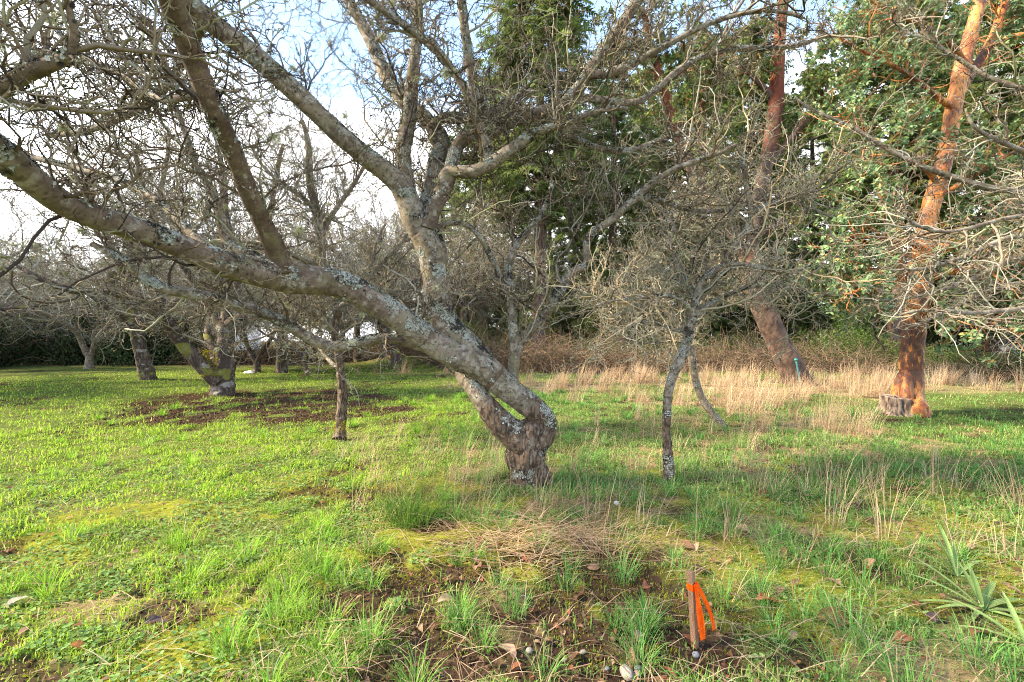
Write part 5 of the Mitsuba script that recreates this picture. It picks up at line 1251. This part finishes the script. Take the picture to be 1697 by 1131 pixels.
# the tangle of long straw in front of the big tree
n = 460
xs, ys = g.normal(0.20, 0.36, n), g.normal(3.48, 0.19, n)
ribbons(xs, ys, gz(xs, ys) + np.abs(g.normal(0.02, 0.02, n)), g.normal(-0.1, 0.7, n) + np.where(g.random(n) < 0.5, 0, np.pi), g.normal(1.40, 0.16, n), g.normal(1.62, 0.10, n), g.uniform(0.14, 0.46, n), g.uniform(0.0055, 0.0085, n), STRAW[g.integers(4, size=n)] * g.uniform(0.8, 1.25, (n, 1)), straw, 4)
scene['dry_grass'] = straw.ply('mat_leaf', False)
labels['dry_grass'] = {'label': 'tan dry grass, standing in a band and lying in tangles', 'category': 'dry grass', 'kind': 'stuff'}

# crumbs of soil
crumb = Bag()
xs, ys, r = field(60000, 1.75, 14, g, 1.2)
keep = g.random(len(xs)) < soil_mask(xs, ys) * 0.9
xs, ys = xs[keep], ys[keep]
n = len(xs)
OV, OF = lump(3, 0, 0.5, 1.5)
col = np.array([0.042, 0.028, 0.020]) * g.uniform(0.4, 2.2, (n, 1))
scatter(OV * [0.5, 0.5, 0.35], OF, np.stack([xs, ys, gz(xs, ys)], 1), g.normal(size=(n, 3)) * [1, 1, 0.3], np.array([0, 0, 1.0]) + g.normal(size=(n, 3)) * 0.5, g.uniform(0.006, 0.026, n) * np.clip(ys / 4, 1, 2.5), col, crumb)
scene['soil_crumbs'] = crumb.ply('mat_matte', True)
labels['soil_crumbs'] = {'label': 'dark crumbs and clods of loose soil', 'category': 'soil', 'kind': 'stuff'}

# leaf litter
litter = Bag()
xs, ys, r = field(16000, 1.8, 16, g, 1.2)
keep = g.random(len(xs)) < np.maximum(np.maximum(0.38 * soil_mask(xs, ys), 0.10), np.where(xs > -0.6, 0.8, 0.3) * np.clip((nz(xs, ys, 1.6, 95) - 0.52) / 0.08, 0, 1))
xs, ys = xs[keep], ys[keep]
n = len(xs)
BROWN = np.array([[0.17, 0.10, 0.065], [0.26, 0.165, 0.11], [0.36, 0.25, 0.18], [0.11, 0.072, 0.055], [0.27, 0.12, 0.075]])
col = BROWN[g.integers(5, size=n)] * g.uniform(0.7, 1.3, (n, 1))
az = g.uniform(0, 2 * np.pi, n)
CURL_V = LEAF_V * [1.25, 1, 3.0]
scatter(CURL_V, LEAF_F, np.stack([xs, ys, gz(xs, ys) + g.uniform(0.006, 0.035, n)], 1), np.stack([np.cos(az), np.sin(az), g.normal(0, 0.2, n)], 1), np.array([0, 0, 1.0]) + g.normal(size=(n, 3)) * 0.45, g.uniform(0.018, 0.055, n), col, litter)
scene['leaf_litter'] = litter.ply('mat_leaf', False)
labels['leaf_litter'] = {'label': 'small dead leaves and bits littering grass and soil', 'category': 'leaf litter', 'kind': 'stuff'}


# ------------------------------------------------------------------ single things on the ground
def leaf_thing(x, y, size, az, col, label, lift=0.02, tilt=0.25, seed=0, group=None):
    key = thing('dead_leaf', label, 'leaf', group)
    g = rng(seed)
    b = Bag()
    # 5 x 9 grid, oval outline, curled and wavy
    u, w = np.meshgrid(np.linspace(-1, 1, 7), np.linspace(0, 1, 11))
    wid = 0.30 * np.sin(np.pi * np.clip(w, 0.02, 0.985) ** 0.85) ** 0.75
    X, Y = u * wid * (1 + 0.08 * np.sin(w * 19)), w
    Z = 0.32 * (u ** 2) * wid * 1.6 + 0.14 * np.sin(w * 3.0 + 0.5) + 0.05 * (meshkit.fbm(np.stack([X * 6, Y * 6, X * 0 + seed], -1), 2, seed) - 0.5) * 2
    tv = np.stack([X, Y - 0.5, Z], -1).reshape(-1, 3)
    i, j = np.meshgrid(np.arange(10), np.arange(6), indexing='ij')
    q = np.stack([i * 7 + j, i * 7 + j + 1, (i + 1) * 7 + j + 1, (i + 1) * 7 + j], -1).reshape(-1, 4)
    tf = np.vstack([q[:, [0, 1, 2]], q[:, [0, 2, 3]]])
    c = np.array(col) * (0.75 + 0.5 * meshkit.fbm(tv * 9 + seed, 3, seed))[:, None]
    c[np.abs(u.reshape(-1)) < 0.1] *= 1.25
    fw = np.array([[math.cos(az), math.sin(az), g.normal() * tilt]])
    nr = np.array([[g.normal() * tilt, g.normal() * tilt, 1.0]])
    M = Bag()
    y_ = unit(fw)[0]
    x_ = unit(np.cross(y_, nr[0]))
    z_ = np.cross(x_, y_)
    v = tv @ (np.stack([x_, y_, z_]) * size) + np.array([x, y, float(gz(x, y)) + lift])
    b.add(v, tf, c)
    scene[key] = b.ply('mat_leaf', True)


def gp(px, py):
    """where on the level ground a thing seen there stands"""
    d = 760 * 1.5 / (py - 565.5)
    return (px - 848.5) / 760 * d, d


for i, (px, py, s, az, col, lab) in enumerate([
    (1272, 1008, 0.13, 0.2, (0.42, 0.14, 0.08), 'rust-red curled leaf in the grass right of the survey stake'),
    (1231, 888, 0.11, 2.2, (0.45, 0.33, 0.23), 'pale tan leaf lying alone in the grass above the stake'),
    (1376, 1037, 0.15, 2.8, (0.24, 0.13, 0.08), 'large brown crumpled leaf in the grass far right of the stake'),
    (1265, 823, 0.13, 1.3, (0.36, 0.15, 0.07), 'reddish brown leaf standing upright in the grass right of the slim tree'),
    (260, 1035, 0.13, 1.0, (0.13, 0.10, 0.115), 'dark slate-grey leaf tilted up in the lawn at lower left'),
    (30, 1005, 0.10, 0.6, (0.40, 0.385, 0.34), 'silvery white leaf in the lawn at the far left edge'),
    (128, 1080, 0.07, 0.1, (0.36, 0.17, 0.07), 'small orange-brown leaf in the weeds at lower left'),
    (742, 998, 0.12, 0.4, (0.44, 0.33, 0.25), 'tan flake of dry bark lying on moss left of the bare soil'),
    (1058, 1054, 0.07, 1.3, (0.50, 0.34, 0.32), 'small pink leaf on bare soil left of the stake'),
    (1010, 1022, 0.09, 0.4, (0.22, 0.11, 0.08), 'brown leaf over the hole in the bare soil'),
    (1626, 1062, 0.10, 0.2, (0.27, 0.14, 0.09), 'brown leaf below the sword-leaved plant at lower right'),
    (1290, 990, 0.10, 1.0, (0.30, 0.19, 0.13), 'dull brown leaf above the rust-red leaf right of the stake'),
    (1550, 1030, 0.09, 0.9, (0.12, 0.09, 0.10), 'purplish dark leaf left of the sword-leaved plant'),
    (1215, 1000, 0.08, 2.0, (0.36, 0.24, 0.18), 'light brown leaf close to the right side of the orange ribbon'),
]):
    x, y = gp(px, py)
    leaf_thing(x, y, s, az, col, lab, seed=300 + i, tilt=0.35)
for (lo, hi, top, low, n, where) in ((1080, 1690, 780, 1125, 30, 'curled brown dead leaf in the grass around the stake'), (640, 1080, 880, 1125, 16, 'curled brown dead leaf on the bare soil')):
    spots = [(*gp(g.uniform(lo, hi), g.uniform(top, low)), g.uniform(0.055, 0.11), g.uniform(0, 6.28), BROWN[g.integers(5)] * g.uniform(0.9, 1.5)) for q in range(n)]
    for i, ((x, y, s, az, col), lab) in enumerate(row(spots, where)):
        leaf_thing(x, y, s, az, col, lab, seed=400 + i + n, tilt=0.4, group='brown dead leaves in the foreground')


def pebble(px, py, size, mat, label, az=0.0, seed=0, sink=0.25):
    x, y = gp(px, py)
    key = thing('pebble', label, 'pebble')
    v, f = lump(seed, 3, 0.10, 1.2)
    s = np.array(size) / 2
    v = v * s
    ca, sa = math.cos(az), math.sin(az)
    v = v @ np.array([[ca, sa, 0], [-sa, ca, 0], [0, 0, 1]])
    scene[key] = mikit.ply((v + [x, y, float(gz(x, y)) + s[2] * (1 - sink)], f), mat, smooth=True)


pebble(1039, 1111, (0.056, 0.082, 0.05), 'mat_stone', 'large smooth oval grey-tan pebble at the bottom centre', 0.35, 1)
pebble(1047, 1083, (0.026, 0.042, 0.03), 'mat_stone', 'upright brownish pebble just above the large oval pebble', 0.1, 2)
pebble(1057, 1099, (0.034, 0.024, 0.022), 'mat_blue_stone', 'small light grey pebble above right of the large oval pebble', 0.1, 3)
pebble(1056, 1112, (0.036, 0.034, 0.028), 'mat_pink_stone', 'pinkish angular pebble touching the right of the large oval pebble', 0.4, 4)
pebble(1036, 1094, (0.022, 0.024, 0.02), 'mat_blue_stone', 'dark bluish pebble above left of the large oval pebble', 0, 5)
pebble(966, 1072, (0.036, 0.022, 0.02), 'mat_stone', 'small pale pebble on soil left of the large oval pebble', 0.5, 6)
pebble(868, 990, (0.036, 0.045, 0.03), 'mat_blue_stone', 'bluish grey pebble beside a grass tuft left of the soil hole', 0.2, 7)
pebble(877, 1073, (0.034, 0.036, 0.03), 'mat_stone', 'round tan pebble below the soil hole', 0, 8)
pebble(1153, 1080, (0.034, 0.034, 0.028), 'mat_blue_stone', 'pale bluish pebble at the foot of the survey stake', 0, 9)
pebble(936, 1083, (0.034, 0.018, 0.018), 'mat_stone', 'flat pale stone chip on the soil, left of the small pale pebble', 0.2, 10)
pebble(1006, 1102, (0.026, 0.020, 0.02), 'mat_blue_stone', 'grey pebble on soil left of the large oval pebble', 0.2, 11)
pebble(1022, 838, (0.05, 0.04, 0.04), 'mat_white', 'white lump lying in the grass between the two nearest trees', 0.2, 12)
x, y = gp(413, 624)
key = thing('white_rock', 'flat white rock on the grass beyond the bare soil', 'rock')
v, f = lump(9, 3, 0.3)
scene[key] = mikit.ply((v * [0.22, 0.16, 0.08] + [x, y, float(gz(x, y)) + 0.04], f), 'mat_white', smooth=True)

# survey stake with ribbon
SX, SY = gp(1152, 1066)
SZ = float(gz(SX, SY))


def stake():
    key = thing('survey_stake', 'short wooden survey stake standing in the foreground grass', 'stake')
    w, d, h = 0.029, 0.029, 0.375
    v = []
    for z, s in ((-0.12, 0.55), (0.0, 1.0), (h - 0.012, 1.0), (h, 0.86)):
        for cx, cy in ((-1, -1), (1, -1), (1, 1), (-1, 1)):
            for (ox, oy) in (((cx * 0.88), cy), (cx, cy * 0.88)) if cx * cy < 0 else ((cx, cy * 0.88), (cx * 0.88, cy)):
                v.append([ox * w / 2 * s, oy * d / 2 * s, z])
    v = np.array(v)
    k = 8
    a = np.argsort(np.arctan2(v[:k, 1], v[:k, 0]))
    v = np.vstack([v[i * k:(i + 1) * k][a] for i in range(4)])
    f = []
    for i in range(3):
        for j in range(k):
            p, q = i * k + j, i * k + (j + 1) % k
            f += [[p, q, q + k], [p, q + k, p + k]]
    f += [[3 * k, 3 * k + j, 3 * k + j + 1] for j in range(1, k - 1)]
    ca, sa = math.cos(0.62), math.sin(0.62)
    R = np.array([[ca, sa, 0], [-sa, ca, 0], [0, 0, 1]])
    v = v @ R
    v[:, 0] += -0.022 * v[:, 2] / h
    scene[key] = mikit.ply((v + [SX, SY, SZ], np.array(f)), 'mat_wood', smooth=20)
    # the ribbon: a band round the stake and two hanging tails
    rb = thing('flagging_ribbon', 'bright orange flagging ribbon tied round the survey stake', 'ribbon')
    top = SZ + h * 0.80
    off = -0.022 * 0.80
    ring = np.array([(-1, -1), (1, -1), (1, 1), (-1, 1), (-1, -1)]) * (w / 2 + 0.0025)
    P = np.array([[*(q @ R[:2, :2]), 0] for q in ring])
    vb = np.vstack([P + [SX + off, SY, top - 0.016], P + [SX + off + 0.001, SY, top + 0.016]])
    fb = np.vstack([[[j, j + 1, 6 + j], [j, 6 + j, 5 + j]] for j in range(4)])
    part(rb, 'band', mikit.ply((vb, fb), 'mat_ribbon'))

    def tail(name, pts, wid, wdir):
        pts = np.array(pts, float)
        n = 24
        u = np.linspace(0, 1, n)
        s = np.linspace(0, 1, len(pts))
        C = np.stack([CubicSpline(s, pts[:, c])(u) for c in range(3)], 1)
        W = np.interp(u, np.linspace(0, 1, len(wid)), wid)
        wd = unit(np.array(wdir, float) + 0.25 * np.sin(u * 7)[:, None] * np.array([0, 1, 0]))
        cols = np.linspace(-1, 1, 4)
        v = np.concatenate([(C + wd * (W * c / 2)[:, None] + np.array([0, -0.004, 0]) * np.sin(c * 4 + u * 5)[:, None])[:, None] for c in cols], 1).reshape(-1, 3)
        i, j = np.meshgrid(np.arange(n - 1), np.arange(3), indexing='ij')
        q = np.stack([i * 4 + j, i * 4 + j + 1, (i + 1) * 4 + j + 1, (i + 1) * 4 + j], -1).reshape(-1, 4)
        part(rb, name, mikit.ply((v, np.vstack([q[:, [0, 1, 2]], q[:, [0, 2, 3]]])), 'mat_ribbon', smooth=True))

    x0, y0 = SX - 0.006, SY - 0.020
    tail('tail', [(x0, y0, top + 0.02), (x0 + 0.010, y0 - 0.012, top - 0.07), (x0 + 0.020, y0 - 0.014, top - 0.15), (x0 + 0.032, y0 - 0.012, top - 0.245)], (0.022, 0.028, 0.031, 0.032), (1, 0.25, 0.12))
    tail('tail', [(x0 + 0.006, y0 + 0.01, top + 0.028), (x0 + 0.040, y0 + 0.015, top - 0.04), (x0 + 0.080, y0 + 0.02, top - 0.13), (x0 + 0.098, y0 + 0.02, top - 0.22)], (0.018, 0.026, 0.016, 0.020), (1, 0.4, 0.3))


stake()


# sword-leaved plants at lower right
def sword_plant(px, py, leaves, label, seed):
    key = thing('sword_leaved_plant', label, 'plant')
    g = rng(seed)
    x, y = gp(px, py)
    z = float(gz(x, y))
    for i, (az, el, L, w) in enumerate(leaves):
        n = 16
        u = np.linspace(0, 1, n)
        az_, el_ = math.radians(az), math.radians(el)
        L, w = L * 0.92, w * 0.92
        d = np.array([math.cos(az_) * math.cos(el_), math.sin(az_) * math.cos(el_), math.sin(el_)])
        side = np.array([-math.sin(az_), math.cos(az_), 0])
        up = np.cross(d, side)
        up = up if up[2] > 0 else -up
        sag = -0.30 * L * (1 - el / 110)
        C = np.array([x, y, z]) + u[:, None] * d * L + (u ** 2.2)[:, None] * np.array([0, 0, sag])
        W = w * np.where(u < 0.25, 0.7 + 1.2 * u, 1.0) * np.clip((1 - u) / 0.45, 0, 1) ** 0.7
        vs = []
        for c, lift in ((-1, 0.20), (-0.5, 0.06), (0, 0.0), (0.5, 0.06), (1, 0.20)):
            vs.append(C + side * (c * W / 2)[:, None] + up * (lift * W)[:, None])
        v = np.stack(vs, 1).reshape(-1, 3)
        a, j = np.meshgrid(np.arange(n - 1), np.arange(4), indexing='ij')
        q = np.stack([a * 5 + j, a * 5 + j + 1, (a + 1) * 5 + j + 1, (a + 1) * 5 + j], -1).reshape(-1, 4)
        b = Bag()
        c0 = np.array([0.24, 0.36, 0.13]) * g.uniform(0.8, 1.25)
        col = np.repeat(c0 * (0.85 + 0.3 * meshkit.noise(np.stack([u * 14, u * 0 + i, u * 0], -1), seed))[:, None], 5, 0)
        b.add(v, np.vstack([q[:, [0, 1, 2]], q[:, [0, 2, 3]]]), col)
        part(key, 'leaf', b.ply('mat_leaf', True))


sword_plant(1628, 1016, [(178, 14, 0.30, 0.030), (146, 30, 0.42, 0.030), (128, 40, 0.46, 0.028), (95, 62, 0.30, 0.034), (80, 70, 0.26, 0.03), (62, 48, 0.34, 0.030), (35, 22, 0.42, 0.040), (12, 14, 0.44, 0.040), (-12, 8, 0.34, 0.032), (-38, 5, 0.34, 0.030), (160, 10, 0.40, 0.026), (-150, 8, 0.22, 0.026)], 'grey-green plant with long sword-shaped leaves at the lower right corner', 5)
sword_plant(1585, 958, [(150, 40, 0.30, 0.024), (130, 56, 0.34, 0.024), (112, 66, 0.40, 0.024), (94, 70, 0.42, 0.024), (70, 60, 0.36, 0.026), (50, 52, 0.30, 0.024), (20, 22, 0.38, 0.028), (165, 24, 0.34, 0.024), (-20, 8, 0.30, 0.026)], 'smaller sword-leaved plant just above the one in the lower right corner', 6)
sword_plant(1700, 1075, [(120, 30, 0.36, 0.03), (150, 18, 0.30, 0.026), (80, 60, 0.3, 0.03), (30, 30, 0.4, 0.035), (-150, 12, 0.25, 0.025)], 'sword-leaved plant partly cut off by the right edge', 7)


# teal metal post against the leaning madrone
def post():
    key = thing('teal_post', 'teal metal post with a round knob beside the leaning madrone', 'post')
    x, y = at_px(1322, 13.9)
    z = float(gz(x, y))
    m, uv, _ = limb_mesh([(x + 0.12, y, z - 0.15, 0.022), (x + 0.06, y, z + 0.25, 0.022), (x - 0.02, y, z + 0.68, 0.022), (x - 0.04, y, z + 0.80, 0.022)], 0.05, 14, 0.0)
    part(key, 'shaft', mikit.ply(m, 'mat_teal', smooth=True, uv=uv))
    s = trimesh.creation.icosphere(subdivisions=3, radius=0.045)
    part(key, 'knob', mikit.ply((np.array(s.vertices) * [1.25, 1, 0.85] + [x - 0.05, y, z + 0.86], np.array(s.faces)), 'mat_teal', smooth=True))
    c = trimesh.creation.cylinder(radius=0.032, height=0.04, sections=20)
    part(key, 'collar', mikit.ply((np.array(c.vertices) + [x - 0.035, y, z + 0.77], np.array(c.faces)), 'mat_teal', smooth=30))


post()

# yellow moss on the feet of two trees
def moss_clump(holder, cx, cy, cz, rx, rz, n, seed):
    g, b = rng(seed), Bag()
    a, t = g.uniform(0, 2 * np.pi, n), g.random(n)
    pos = np.stack([cx + np.cos(a) * rx * (1 - 0.25 * t), cy + np.sin(a) * rx * (1 - 0.25 * t), cz + t * rz], 1)
    keep = meshkit.fbm(pos * 14, 2, seed) > 0.45
    pos, a = pos[keep], a[keep]
    fw = np.stack([np.cos(a), np.sin(a), 0.4 + 0 * a], 1) + g.normal(size=(len(a), 3)) * 0.5
    scatter(SMALL_V, SMALL_F, pos, fw, np.array([0, 0, 1.0]) + g.normal(size=(len(a), 3)), g.uniform(0.012, 0.03, len(a)) * rx * 10, np.array([0.30, 0.27, 0.02]) * g.uniform(0.6, 1.3, (len(a), 1)), b)
    part(holder, 'moss', b.ply('mat_leaf', False), kind='stuff')


moss_clump('apple_tree_003', -2.60, 6.93, 0.02, 0.085, 0.28, 900, 1)
moss_clump('apple_tree_004', -8.05, 12.25, 0.55, 0.20, 0.7, 1400, 2)
